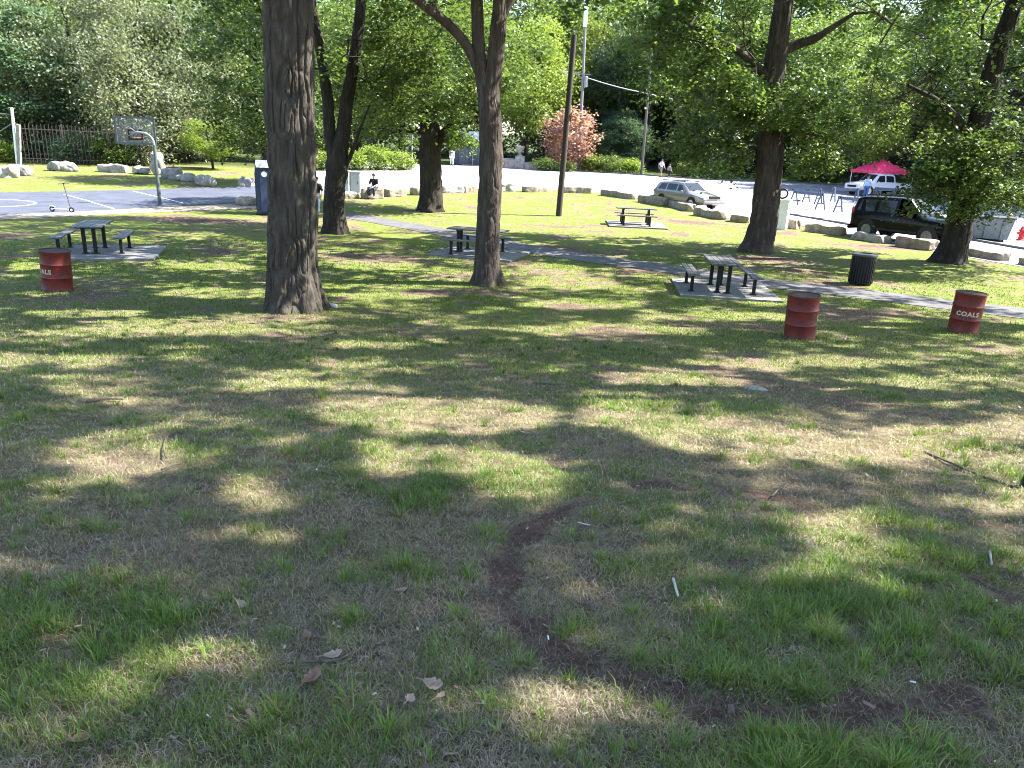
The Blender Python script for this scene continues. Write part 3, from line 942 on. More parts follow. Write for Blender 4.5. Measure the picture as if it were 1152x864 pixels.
# --- shade trees just outside the frame on the right: their crowns throw the dapple on the near grass
for (tx, ty, c, r, n, sd, lab) in [(12.0, 3.2, (10.4, 3.6, 14.9), (7.4, 5.0, 3.0), 470, 61, 'tall shade tree standing beyond the right edge, nearest the camera'),
                                   (14.5, 10.4, (12.2, 10.6, 15.4), (8.8, 5.0, 3.2), 560, 62, 'tall shade tree standing beyond the right edge, beside the middle of the bank'),
                                   (20.5, 18.0, (17.5, 18.2, 15.4), (8.4, 5.6, 3.2), 500, 63, 'tall shade tree standing beyond the right edge, past the red drum reading COALS')]:
    b = Vector((tx, ty, gz(tx, ty)))
    main = [b + Vector((0, 0, -.1)), b + Vector((-.1, 0, 4)), b + Vector((-.4, 0, 9)), b + Vector((-1.0, .2, 13)), b + Vector((-1.6, .2, 16))]
    lim = [([b + Vector((-.3, 0, 8.5)), b + Vector((-2.2, -.6, 11.5)), b + Vector((-5, -1, 14))], [.2, .15, .08]), ([b + Vector((-.3, 0, 9)), b + Vector((-1.5, 1.2, 12)), b + Vector((-4.5, 2, 14.4))], [.2, .15, .08])]
    att = ellipsoid_pts(int(n * .82), c, r, rng, seed=sd, shell=0, zmin=10.5, gap=.24, gs=.6)
    build_tree('maple_tree', b, [(main, [.42, .38, .33, .27, .12])] + lim, att, 'mid', 62, .2, BARK_BROWN, rng, ns=48, step=.15, amp=.012, seed=sd, label=lab, sx=.4, sz=.16, tip=.009, dapple=True)

# --- background trees: a few kinds, copied
def proto_tree(kind, pal, H, rad, zlow, nat, per, ls, sd, bark=BARK_DARK, sx=.7, gap=.38, shell=.35, tr=.22, name='broadleaf_tree', droop=.35, wide=.38):
    r = np.random.default_rng(sd)
    b = Vector((0, 0, 0))
    j = lambda s: float(r.normal(0, s))
    main = [Vector((0, 0, -.4)), Vector((j(.1), j(.1), H * .2)), Vector((j(.3), j(.3), H * .45)), Vector((j(.5), j(.5), H * .7)), Vector((j(.5), j(.5), H * .95))]
    zc = (H + zlow) / 2
    att = ellipsoid_pts(nat, (0, 0, zc), (rad, rad, (H - zlow) / 2), r, seed=sd, shell=shell, gap=gap, zmin=max(.4, zlow * .9))
    return build_tree(name, b, [(main, [tr * 1.1, tr, tr * .8, tr * .5, .04])], att, pal, per, ls, bark, r, ns=20, step=.25, amp=.02, cell=.1, seed=sd, sx=sx, sz=sx * .5, node_from=.2, droop=droop, wide=wide)


protos = {
    'dark': proto_tree('dark', 'maple', 16, 5.2, 2.0, 240, 105, .25, 101),
    'mid': proto_tree('mid', 'mid', 17, 5.0, 2.2, 240, 105, .25, 102),
    'bright': proto_tree('bright', 'bright', 14, 4.4, 2.0, 220, 100, .23, 103),
    'olive': proto_tree('olive', 'olive', 15, 4.8, 1.0, 240, 105, .24, 104, name='willow_tree', droop=.8, wide=.26),
    'blue': proto_tree('blue', 'blue', 15, 4.6, .8, 240, 105, .24, 105),
    'tall': proto_tree('tall', 'maple', 20, 5.0, 8.0, 210, 95, .26, 106, tr=.34),
    'bare': proto_tree('bare', 'olive', 10, 3.0, 2.0, 150, 10, .2, 107, name='thin_tree', bark=BARK_GREY, tr=.1),
    'purple': proto_tree('purple', 'purple', 13, 4.4, 1.4, 210, 95, .24, 108, name='copper_tree'),
}
used_proto = set()
G_L, G_C, G_R = 'trees of the wood behind the iron fence', 'trees of the wood beyond the parking lot', 'trees behind the canopies at the right'


def bg(kind, px, Y, s, label, group=None, sxy=1.0, rz=None, dz=0):
    x = float(pt(px, 190, Y).x)
    o = protos[kind] if kind not in used_proto else copy_tree(protos[kind])
    used_proto.add(kind)
    o.location = (x, Y, gz(x, Y) - .1 + dz)
    o.scale = (s * sxy, s * sxy, s)
    o.rotation_euler = (0, 0, random.uniform(0, 6.28) if rz is None else rz)
    tag(o, label, 'tree', group)
    return o


LB = {'dark': 'dark green broadleaf tree', 'mid': 'mid green broadleaf tree', 'olive': 'silvery grey-green drooping tree', 'blue': 'bluish green bushy tree', 'bright': 'yellow-green sunlit tree', 'tall': 'tall dark-trunked tree', 'purple': 'dark purple-leaved tree', 'bare': 'thin half bare grey tree'}
W_L = ' in the wood behind the iron fence'
W_C = ' in the wood beyond the parking lot'
W_R = ' in the wood behind the tents on the right'
for (k, px, Y, s, sxy) in [('olive', -40, 66, 1.1, 1.1), ('blue', 35, 63, .8, 1.15), ('olive', 95, 66, 1.05, 1.0), ('olive', 165, 64, .95, 1.05), ('olive', 215, 68, 1.0, 1.0), ('mid', 20, 80, 1.1, 1.2), ('dark', 110, 82, 1.15, 1.2), ('mid', 190, 82, 1.2, 1.2), ('dark', 255, 78, 1.1, 1.1), ('mid', 60, 74, 1.0, 1.0),
                           ('dark', -110, 72, 1.2, 1.2)]:
    bg(k, px, Y, s, LB[k] + W_L, G_L, sxy)
bg('bare', 142, 60.5, .95, 'thin half bare grey tree in front of the silvery trees, above the hoop')
bg('dark', 296, 50, .78, 'dark leafy tree behind the thick grey trunk, leaves hanging over the toilet cabin', None, .95)
bg('bright', 240, 61, .28, 'rounded light green bush on the grass slope beyond the court', None, 1.5)
bg('mid', 340, 76, 1.0, 'mid green tree behind the thick grey trunk, above the yellow-green shrubs', None, 1.0)
for (k, px, Y, s, sxy) in [('dark', 400, 95, 1.15, 1.1), ('mid', 450, 98, 1.2, 1.1), ('dark', 515, 99, 1.2, 1.1), ('mid', 560, 108, 1.35, 1.1), ('blue', 700, 104, 1.2, 1.1), ('mid', 660, 112, 1.5, 1.1), ('dark', 760, 108, 1.3, 1.1), ('mid', 815, 98, 1.2, 1.1), ('dark', 870, 92, 1.1, 1.1), ('blue', 620, 118, 1.4, 1.1), ('dark', 720, 122, 1.6, 1.1)]:
    bg(k, px, Y, s, LB[k] + W_C, G_C, sxy)
bg('bright', 590, 88, 1.15, 'yellow-green sunlit tree hanging beside the low stone wall, left of the dark pole', None, .85)
bg('bright', 672, 100, 1.3, 'yellow-green sunlit tree high behind the grey utility pole', None, .8)
bg('blue', 688, 97, 1.05, 'tall bluish green tree filling the gap between the two utility poles', None, .8)
bg('mid', 742, 101, 1.15, 'mid green tree behind the slim dark pole at the lot edge', None, .8)
bg('olive', 790, 94, .8, 'pale grey-green tree seen through the low leaves above the parked wagon', None, 1.0)
bg('blue', 697, 90, .42, 'bluish green bush right of the pink-leaved shrub', None, 1.5)
bg('tall', 727, 92, .95, 'tall dark-trunked tree left of the white-shirted walkers', None, .8)
bg('tall', 757, 97, .95, 'tall dark-trunked tree behind the white-shirted walkers', None, .8)
for (k, px, Y, s, sxy) in [('mid', 930, 82, 1.0, 1.0), ('purple', 1040, 70, .8, 1.1), ('dark', 1085, 76, 1.1, 1.1), ('blue', 1140, 70, 1.0, 1.1), ('dark', 1190, 66, 1.15, 1.1), ('purple', 1115, 62, .75, 1.1), ('dark', 1240, 58, 1.1, 1.1), ('mid', 985, 92, .95, 1.1), ('dark', 940, 100, 1.2, 1.0), ('mid', 1000, 104, 1.35, 1.1), ('dark', 1075, 96, 1.5, 1.2), ('mid', 1130, 92, 1.6, 1.2), ('mid', 900, 110, 1.6, 1.1), ('mid', 850, 116, 1.7, 1.1)]:
    bg(k, px, Y, s, LB[k] + W_R, G_R, sxy)
bg('bright', 968, 68, .78, 'yellow-green sunlit tree rising behind the red canopy', None, .85)
bg('tall', 962, 73, .6, 'tall dark-trunked tree just left of the red canopy', None, .9)


# far-off wood: one mass
def far_wood():
    r = np.random.default_rng(77)
    A = []
    for (x0, y0, x1, y1, n, zmax) in [(-115, 78, -62, 105, 260, 20), (-75, 100, 60, 132, 620, 25), (38, 120, 110, 84, 380, 22), (75, 90, 120, 40, 240, 18), (-110, 80, -95, 40, 160, 18)]:
        t = r.random(n)
        top = zmax * (.75 + .3 * vnoise(t * n / 40, t * 0, 5))
        z = top * r.random(n) ** .7
        A.append(np.stack([x0 + (x1 - x0) * t + r.normal(0, 2, n), y0 + (y1 - y0) * t + r.normal(0, 3, n), z + 1.5], 1))
        m = n // 2; t = r.random(m)
        A.append(np.stack([x0 + (x1 - x0) * t + r.normal(0, 1, m), y0 + (y1 - y0) * t - 3 + r.normal(0, 2, m), 1.2 + 4.5 * r.random(m)], 1))
    A = np.concatenate(A)
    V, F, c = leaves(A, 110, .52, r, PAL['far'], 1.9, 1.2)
    tag(link('distant_wood', np_mesh('distant_wood', V, [F], c), LEAF), 'mass of far green wood closing the view behind all nearer trees', 'wood', kind='stuff')


far_wood()


# --- shrubs
def shrub(name, p, rx, ry, h, n, per, ls, pal, label, cat='shrub', group=None, sx=.25, stems=6, gap=.3, sd=0):
    r = np.random.default_rng(200 + sd)
    root = empty(name, p)
    att = ellipsoid_pts(n, (0, 0, h * .5), (rx, ry, h * .5), r, seed=sd, shell=.35, gap=gap, zmin=.1)
    V, F, c = leaves(att, per, ls, r, PAL[pal], sx, sx * .7, .2)
    link('foliage', np_mesh(name + '_foliage', V, [F], c), LEAF, root)
    segs = []
    for k in range(stems):
        q = att[int(r.integers(len(att)))]
        segs.append((np.array([r.normal(0, rx * .12), r.normal(0, ry * .12), -.1]), q * np.array([.5, .5, .55]), .03, .02)); segs.append((q * np.array([.5, .5, .55]), q, .02, .008))
    V, F = tubes(segs, 6)
    link('stem', np_mesh(name + '_stem', V, [F]), BARK_DARK, root)
    tag(root, label, cat, group)
    return root


def S(px, py, dy=0):
    p = at(px, py); p.y += dy; p.z = gz(p.x, p.y); return p


shrub('smoke_bush', S(640, 192, 1.0), 2.9, 2.4, 6.0, 150, 45, .26, 'smoke', 'large pink-leaved shrub behind the leaning dark pole', sx=.4, sd=1)
shrub('boxwood_bush', S(613, 192.5, .6), 1.3, .9, 1.25, 60, 60, .10, 'maple', 'clipped dark round bush at the end of the low stone wall', sx=.18, sd=2)
shrub('boxwood_bush', S(636, 193.5, .6), 1.0, .8, .95, 40, 60, .10, 'mid', 'smaller clipped bush at the foot of the dark pole line', sx=.18, sd=3)
for k, (px, py, rx, h, pal, lab) in enumerate([(668, 194, 1.5, 1.5, 'bright', 'light green shrub beside the foot of the grey utility pole'), (690, 195, 1.7, 1.7, 'mid', 'mid green shrub between grey pole and dark trunk'), (708, 195.5, 1.3, 1.2, 'bright', 'low light green shrub left of the dark trunk at the lot edge'),
                                              (778, 200, 1.4, 1.4, 'bright', 'light green shrub right of the walkers at the lot edge'), (800, 202, 2.0, 1.9, 'mid', 'mid green shrub behind the roof of the parked wagon'), (905, 206, 1.5, 1.6, 'bright', 'pale green shrub left of the wooden sawhorses, at the far edge'),
                                              (930, 207, 1.3, 1.3, 'mid', 'mid green shrub behind the wooden sawhorses')]):
    shrub('shrub', S(px, py, 1.0), rx, rx * .8, h, 60, 50, .16, pal, lab, sd=10 + k)
for k, (px, py, rx, h, lab) in enumerate([(395, 190, 1.8, 1.7, 'yellow-green shrub above the left grey cabinet'), (422, 190, 2.0, 1.9, 'yellow-green shrub above the seated person'), (448, 190, 1.8, 1.6, 'yellow-green shrub left of the thin grey lamp post'), (365, 190, 1.8, 1.7, 'yellow-green shrub right behind the thick grey trunk')]):
    shrub('shrub', S(px, py, -1.5), rx, rx * .8, h, 70, 50, .16, 'bright', lab, sd=30 + k)
for k, (px, py, rx, h, pal, lab) in enumerate([(82, 184, 1.8, 2.4, 'blue', 'bluish green bush leaning over the middle of the iron fence'), (108, 182, 1.7, 2.2, 'olive', 'grey-green bush at the fence behind the long pale boulder'), (128, 186, 1.6, 1.9, 'mid', 'mid green bush under the basketball backboard'), (152, 186, 1.6, 2.0, 'olive', 'grey-green bush right of the basketball backboard'),
                                              (6, 182, 1.2, 1.3, 'bright', 'light green weeds behind the white stones at the left edge'), (98, 176, 2.2, 3.4, 'dark' if False else 'maple', 'dark green bush rising behind the iron fence'), (180, 172, 2.2, 3.0, 'olive', 'grey-green bush on the far slope beyond the boulders'), (205, 172, 2.0, 2.4, 'mid', 'mid green bush at the foot of the silvery trees')]):
    shrub('shrub', S(px, py, 0), rx, rx * .8, h, 70, 50, .17, pal, lab, sd=50 + k)


# ------------------------------------------------------------------ stone blocks and boulders
def stone(name, p, L, W, H, rz, sd, m, label, cat, group, rough=.05, rnd=.12, dark=None):
    r = np.random.default_rng(300 + sd)
    bm = bmesh.new()
    bmesh.ops.create_cube(bm, size=2)
    bmesh.ops.subdivide_edges(bm, edges=bm.edges[:], cuts=13, use_grid_fill=True)
    e = 9.0 if rnd < .15 else 3.6
    for v in bm.verts:
        c = v.co
        k = (abs(c.x) ** e + abs(c.y) ** e + abs(c.z) ** e) ** (-1 / e)
        q = Vector((c.x * k * L / 2, c.y * k * W / 2, c.z * k * H / 2))
        d = Vector((q.x / L, q.y / W, q.z / H)).normalized()
        n = (vnoise(q.x * 1.9 + sd * 3.1, q.y * 1.9 + q.z * 2.3, sd) - .5) * 1.5 + .7 * (vnoise(q.x * 5 + sd, q.y * 5 + q.z * 4.3, sd + 1) - .5) + .25 * (vnoise(q.x * 14 + sd, q.y * 14 + q.z * 12, sd + 2) - .5)
        v.co = q + d * float(n) * rough * 2.0
        v.co.z += H / 2 - .06
    me = bpy.data.meshes.new(name); bm.to_mesh(me); bm.free()
    me.polygons.foreach_set('use_smooth', np.ones(len(me.polygons), bool))
    try: me.set_sharp_from_angle(angle=R(32))
    except Exception: pass
    o = link(name, me, m)
    o.location = p; o.rotation_euler = (float(r.normal(0, .02)), float(r.normal(0, .02)), rz)
    return tag(o, label, cat, group)


G_B = 'stone blocks lining the parking lot'
# left px, right px, bottom py at left, bottom py at right, top py at left
blocks = [
    (386, 404, 223.5, 223.5, 217, 'low dark stone block under the two grey cabinets', 0),
    (408, 433, 224, 224, 212, 'dark stone block carrying the seated person', 0),
    (438, 458, 222, 221, 213, 'stone block just right of the seated person', 0),
    (465, 474, 220, 220, 212, 'small stone block against the left side of the stout tree', 0),
    (497, 522, 217.5, 217, 209, 'mottled stone block first right of the stout tree', 1),
    (523, 535, 217, 216.5, 210, 'small stone block left of the forked trunk', 0),
    (563, 584, 215.5, 215.5, 207, 'pale mottled stone block right of the forked trunk', 1),
    (592, 623, 216.5, 216, 210.5, 'long low stone block left of the dark pole', 0),
    (634, 666, 217, 218, 210, 'long stone block right of the dark pole', 0),
    (674, 709, 219.5, 224.5, 213.5, 'long stone block behind the far picnic table, left of the wagon', 0),
    (717, 746, 227, 232, 219, 'stone block at the rear corner of the wagon', 0),
    (747, 772, 231, 238, 224, 'stone block beside the wagon, above the far table', 0),
    (780, 808, 242, 247.5, 233, 'stone block at the front wheel of the wagon', 0),
    (820, 841, 249.5, 251.5, 242, 'stone block just left of the big leafy tree', 0),
    (884, 895, 257, 258.5, 246, 'small stone block beside the white pillar', 0),
    (904, 946, 260, 265.5, 251, 'long brown stone block between white pillar and black car', 0),
    (956, 989, 269, 274, 261, 'rough pale stone block below the rear wheel of the black car', 1),
    (1005, 1045, 277, 282.5, 266, 'tall squared stone block below the front of the black car', 0),
    (1087, 1122, 288, 294, 279, 'stone block just right of the leaning tree', 0),
    (1141, 1175, 297.5, 303, 287, 'last stone block at the right edge', 0),
]
for k, (x0, x1, y0, y1, yt, lab, pale) in enumerate(blocks):
    a, c = at(x0, y0), at(x1, y1)
    d = c - a
    L = math.hypot(d.x, d.y)
    h = max(.32, (y0 - yt) / F_PX * a.y * .97)
    W = .62
    W *= random.uniform(.85, 1.15)
    nrm = Vector((-d.y, d.x, 0)).normalized()
    if nrm.y < 0: nrm = -nrm
    p = (a + c) / 2 + nrm * W / 2
    p.z = gz(p.x, p.y)
    stone('stone_block', p, L, W, h + .06, math.atan2(d.y, d.x), k, M_PALESTONE if pale else M_STONE, lab, 'stone block', G_B, rough=.05 if not pale else .07, rnd=.1)
G_S = 'pale boulders edging the grass behind the court'
for k, (x0, x1, yb, yt, lab) in enumerate([(-4, 12, 200, 186, 'white stone at the left picture edge'), (10, 32, 197, 184, 'white slab leaning at the foot of the gate post'), (51, 83, 192, 181, 'long rounded pale boulder in front of the iron fence'), (108, 141, 193.5, 183.5, 'flat pale boulder below the basketball backboard'),
                                          (147, 166, 195.5, 186, 'small pale boulder left of the hoop post'), (170, 181, 197, 170, 'upright pale stone beside the hoop post'), (181, 200, 201, 188, 'squared pale boulder just right of the hoop post'), (195, 216, 203.5, 195, 'low pale boulder between two squared ones'),
                                          (217, 238, 209.5, 195.5, 'squared pale boulder at the corner of the court'), (268, 283, 210, 198, 'pale boulder beside the toilet cabin'), (262, 284, 231, 221, 'dark low boulder at the foot of the toilet cabin')]):
    a, c = at(x0, yb), at(x1, yb + .045 * (x1 - x0))
    d = c - a; L = math.hypot(d.x, d.y); h = (yb - yt) / F_PX * a.y * .85
    p = (a + c) / 2 + Vector((0, .4, 0)); p.z = gz(p.x, p.y)
    stone('boulder', p, L, .9 if h < 1.5 else .5, h + .06, math.atan2(d.y, d.x), 40 + k, M_STONE if k == 10 else M_PALESTONE, lab, 'boulder', G_S, rough=.09 if h < 1.5 else .03, rnd=.22 if k % 3 else .12)


# ------------------------------------------------------------------ picnic tables
def picnic_table(p, ax, label):
    root = empty('picnic_table', (p.x, p.y, gz(p.x, p.y) + .06), math.atan2(ax[1], ax[0]))
    def planks(cy, w, n, z, L, t=.045):
        b = MB()
        pw = w / n
        for k in range(n): b.box((0, cy - w / 2 + pw * (k + .5), z), (L, pw - .012, t), bev=.008)
        return b
    planks(0, .76, 5, .745, 1.9).build('tabletop', M_TABLE, root)
    for sx in (-1, 1):
        b = MB(); b.box((sx * .6, 0, .70), (.06, .66, .045)); b.build('cross_bar', M_BLACK, root)
    for sx in (-1, 1):
        for sy in (-1, 1):
            b = MB(); b.box((sx * .62, sy * .13, .345), (.09, .09, .68), bev=.01); b.box((sx * .62, sy * .13, .008), (.16, .16, .016)); b.build('leg', M_BLACK, root)
    for sy in (-1, 1):
        be = planks(sy * .78, .28, 2, .45, 1.9).build('bench_seat', M_TABLE, root)
        for sx in (-1, 1):
            b = MB(); b.box((sx * .62, sy * .78, .21), (.08, .08, .42), bev=.01); b.box((sx * .62, sy * .78, .415), (.06, .24, .03)); b.box((sx * .62, sy * .78, .008), (.15, .15, .016))
            b.build('bench_leg', M_BLACK, be)
    tag(root, label, 'picnic table', 'black picnic tables on concrete slabs')


for c, ax, lab, off in tab_spots: picnic_table(c, ax, lab)


# ------------------------------------------------------------------ drums
def wrapped_text(txt, size, rad, z, ang, m, parent, sq=1.0):
    cu = bpy.data.curves.new('txt', 'FONT')
    cu.body = txt; cu.size = size; cu.align_x = 'CENTER'; cu.space_character = 1.15; cu.offset = .006; cu.resolution_u = 3
    o = bpy.data.objects.new('txt', cu); COL.objects.link(o)
    dg = bpy.context.evaluated_depsgraph_get()
    me = bpy.data.meshes.new_from_object(o.evaluated_get(dg))
    bpy.data.objects.remove(o)
    bm = bmesh.new(); bm.from_mesh(me)
    bmesh.ops.triangulate(bm, faces=bm.faces[:])
    for _ in range(2):
        es = [e for e in bm.edges if abs(e.verts[0].co.x - e.verts[1].co.x) > .02]
        if es: bmesh.ops.subdivide_edges(bm, edges=es, cuts=1)
    for v in bm.verts:
        t = v.co.x * sq / rad + ang
        y = v.co.y
        v.co = Vector((rad * math.cos(t), rad * math.sin(t), z + y))
    me2 = bpy.data.meshes.new('lettering'); bm.to_mesh(me2); bm.free()
    bpy.data.meshes.remove(me)
    return link('lettering', me2, m, parent)


def drum(p, label, text_ang, tilt=(0, 0), bottom_rust=False):
    root = empty('coal_drum', (p.x, p.y, gz(p.x, p.y) - .01))
    root.rotation_euler = (tilt[0], tilt[1], 0)
    r, H = .292, .86
    prof = [(r * .97, 0), (r + .008, .012), (r + .008, .03), (r, .045)]
    for zc in (.30, .585):
        prof += [(r, zc - .035), (r + .006, zc - .02), (r + .013, zc), (r + .006, zc + .02), (r, zc + .035)]
    prof += [(r, H - .045), (r + .008, H - .03), (r + .01, H - .01), (r + .006, H), (r - .008, H), (r - .012, H - .02), (r - .014, .1), (.001, .09)]
    b = MB(); b.lathe(prof, 48)
    sd = p.x * 3.7
    for v in b.b.verts:
        a_ = math.atan2(v.co.y, v.co.x)
        k = 1 - .035 * max(0, float(vnoise(a_ * 1.6 + sd, v.co.z * 4 + sd, 77)) - .55) * 2
        v.co.x *= k; v.co.y *= k
    b.build('shell', M_RED, root, smooth=True)
    b = MB(); b.lathe([(r - .016, .55), (r * .6, .60), (.05, .63), (.001, .632)], 24); b.build('ash_fill', mat('ash', (.02, .018, .017), (.07, .065, .06), scale=14, rough=.95, bump=.6), root)
    b = MB(); b.lathe([(r + .0105, H - .012), (r + .0115, H - .004), (r + .008, H + .003), (r - .010, H + .003), (r - .014, H - .01)], 48); b.build('rim', M_RUST, root, smooth=True)
    if text_ang is not None: wrapped_text('COALS', .13, r + .004, .395, text_ang, M_CREAM, root)
    tag(root, label, 'drum', 'red coal drums')
    return root


def face_angle(p, deg):
    """angle on a drum seen deg to the right of its front as viewed from the camera"""
    return math.atan2(-p.y, -p.x) + R(deg)


p = at(56, 328); p.y += .29; drum(p, 'red steel drum at far left with the end of its lettering, ALS, showing', face_angle(p, -64), (.02, .07))
p = at(905, 383); p.y += .29; drum(p, 'plain-faced red steel drum below the right picnic table', face_angle(p, 112), (.03, -.05))
p = at(1091, 376); p.y += .29; drum(p, 'red steel drum at right lettered COALS', face_angle(p, 5), (.02, .01))

# black litter bin
p = at(972, 322); p.y += .3
root = empty('litter_bin', (p.x, p.y, gz(p.x, p.y)))
b = MB(); b.lathe([(.29, .03), (.30, .06), (.315, .5), (.33, .80), (.33, .83), (.001, .83)], 36)
for k in range(28):
    t = 2 * PI * k / 28
    b.box((.325 * math.cos(t), .325 * math.sin(t), .43), (.018, .045, .74), (0, 0, t), bev=.004, seg=1)
b.build('body', M_BLACK, root, smooth=True)
b = MB(); b.lathe([(.28, 0), (.30, .015), (.30, .03), (.001, .03)], 32); b.build('base', M_BLACK, root)
b = MB(); b.lathe([(.352, .83), (.356, .85), (.352, .885), (.30, .905), (.20, .91), (.19, .89), (.17, .80)], 36); b.build('lid', mat('worn_black_plastic', (.03, .032, .036), (.07, .072, .08), rough=.35), root, smooth=True)
tag(root, 'black ribbed litter bin beside the path near the right red drum', 'litter bin')

# ------------------------------------------------------------------ hoop, scooter, toilet cabin
p = at(180, 231)
root = empty('basketball_hoop', (p.x, p.y, gz(p.x, p.y)), R(8))
b = MB(); b.cyl((0, 0, -.05), (0, 0, 2.75), .085, .075, 16)
b.cyl((0, 0, 0), (0, 0, .03), .17, .17, 16)
b.build('pole', mat('dark_green_steel', (.05, .065, .07), (.09, .105, .11), rough=.5), root, smooth=True)
b = MB(); arc = [Vector((-.55 + .55 * math.cos(t), .55 * math.sin(t) * .25, 2.73 + .55 * math.sin(t))) for t in np.linspace(0, PI / 2, 8)] + [Vector((-.80, .16, 3.30))]
b.tube(arc, .055, 12); b.build('arm', M_STEEL, root, smooth=True)
bb = empty('x', (0, 0, 0)); bpy.data.objects.remove(bb)
b = MB(); W, H = 1.72, 1.16
cx, cz, cy = -.86, 3.36, .22
b.box((cx, cy, cz + H / 2), (W + .09, .05, .09)); b.box((cx, cy, cz - H / 2), (W + .09, .05, .09))
for s in (-1, 1): b.box((cx + s * W / 2, cy, cz), (.09, .05, H - .09))
fr = b.build('backboard', mat('board_frame', (.05, .06, .075), (.09, .10, .12), rough=.5), root)
m, nt, bs = nodes('clear_board')
bs.inputs['Base Color'].default_value = (.75, .8, .85, 1); bs.inputs['Roughness'].default_value = .12
tr = N(nt, 'ShaderNodeBsdfTransparent'); ms = N(nt, 'ShaderNodeMixShader'); ms.inputs[0].default_value = .06
nt.links.new(tr.outputs[0], ms.inputs[1]); nt.links.new(bs.outputs[0], ms.inputs[2]); nt.links.new(ms.outputs[0], nt.nodes['Material Output'].inputs['Surface'])
b = MB(); b.box((cx, cy, cz), (W - .09, .018, H - .09)); b.build('clear_panel', m, fr)
b = MB()
for s in (-1, 1): b.box((cx, cy - .014, cz - .18 + s * .2), (.64, .006, .07)); b.box((cx + s * .285, cy - .014, cz - .18), (.07, .006, .33))
b.build('target_square', M_BLACK, fr)
b = MB()
for k in range(20):
    t0, t1 = 2 * PI * k / 20, 2 * PI * (k + 1) / 20
    b.cyl((cx + .225 * math.cos(t0), cy + .38 + .225 * math.sin(t0), 3.05), (cx + .225 * math.cos(t1), cy + .38 + .225 * math.sin(t1), 3.05), .011, .011, 6)
b.box((cx, cy + .08, 3.05), (.12, .14, .02)); b.build('rim', mat('rim_red', (.35, .06, .03)), root)
b = MB()
for s in (-1, 1):
    b.cyl((-.80, .16, 3.30), (cx + s * .3, cy - .02, 3.55), .02, .02, 8); b.cyl((-.80, .16, 3.30), (cx + s * .3, cy - .02, 3.12), .02, .02, 8)
b.build('bracket', M_STEEL, root)
tag(root, 'basketball hoop with clear backboard on a curved post at the court edge', 'basketball hoop')

p = at(69, 239)
root = empty('kick_scooter', (p.x, p.y, gz(p.x, p.y) + .02), R(-4))
b = MB(); b.box((-.02, 0, .115), (.62, .13, .035), bev=.012); b.tube([Vector((.28, 0, .12)), Vector((.40, 0, .26))], .028); b.build('deck', mat('scooter_grey', (.55, .56, .58), (.68, .68, .7), rough=.45), root)
b = MB(); b.tube([Vector((.44, 0, .2)), Vector((.26, 0, 1.14))], .024); b.build('stem', mat('scooter_dark', (.05, .05, .055), (.09, .09, .1)), root)
b = MB(); b.cyl((.18, -.21, 1.15), (.34, .21, 1.15), .017, .017, 8); b.box((.26, 0, 1.16), (.07, .06, .05), bev=.01); b.build('handlebar', M_BLACK, root)
for x in (-.38, .47):
    b = MB(); b.cyl((x, -.022, .105), (x, .022, .105), .105, .105, 20); w = b.build('wheel', M_TYRE, root, smooth=True)
    b = MB(); b.cyl((x, -.026, .105), (x, .026, .105), .055, .055, 14); b.build('hub', M_WHITE, w)
b = MB(); b.box((-.36, 0, .225), (.22, .08, .015), (0, .15, 0)); b.build('mudguard', M_WHITE, root)
tag(root, 'electric kick scooter standing on the edge of the blue court', 'scooter')

p = at(300, 242)
root = empty('toilet_cabin', (p.x, p.y + .5, gz(p.x, p.y + .5)), R(18))
b = MB()
side = [(-.55, 0), (.55, 0), (.55, 1.95)] + [(.55 * math.cos(t), 1.95 + .25 * math.sin(t)) for t in np.linspace(0.2, PI - .2, 9)] + [(-.55, 1.95)]
b.prism([(-.55, y, z + .05) for y, z in side], (1.1, 0, 0)); b.build('cabin', M_NAVY, root)
b = MB()
for y in np.linspace(-.4, .4, 5): b.box((-.565, y, 1.0), (.03, .05, 1.6), bev=.008, seg=1)
b.build('side_rib', M_NAVY, root)
b = MB(); roof = [(-.60, 2.0)] + [(.6 * math.cos(t), 2.02 + .29 * math.sin(t)) for t in np.linspace(PI, 0, 10)] + [(.60, 2.0)] + [(.56 * math.cos(t), 2.0 + .26 * math.sin(t)) for t in np.linspace(0, PI, 10)]
b.prism([(-.50, y, z + .06) for y, z in roof], (1.1, 0, 0)); b.build('roof', M_WHITE, root)
b = MB(); b.box((0, -.565, 1.0), (.72, .03, 1.75), bev=.01); d = b.build('door', mat('navy_door', (.03, .045, .10), (.04, .06, .12)), root)
b = MB(); b.box((.28, -.59, 1.05), (.05, .03, .12)); b.build('handle', M_BLACK, d)
b = MB(); b.cyl((-.575, .0, 1.84), (-.595, .0, 1.84), .14, .14, 20); b.build('round_sign', M_WHITE, root)
b = MB(); b.cyl((-.17, -.578, 1.78), (-.17, -.592, 1.78), .12, .12, 20); b.build('round_sign', M_WHITE, root)
b = MB(); b.box((0, 0, .03), (1.2, 1.2, .08)); b.build('base', M_BLACK, root)
tag(root, 'navy portable toilet cabin with round white sign and white roof behind the thick trunk', 'toilet cabin')

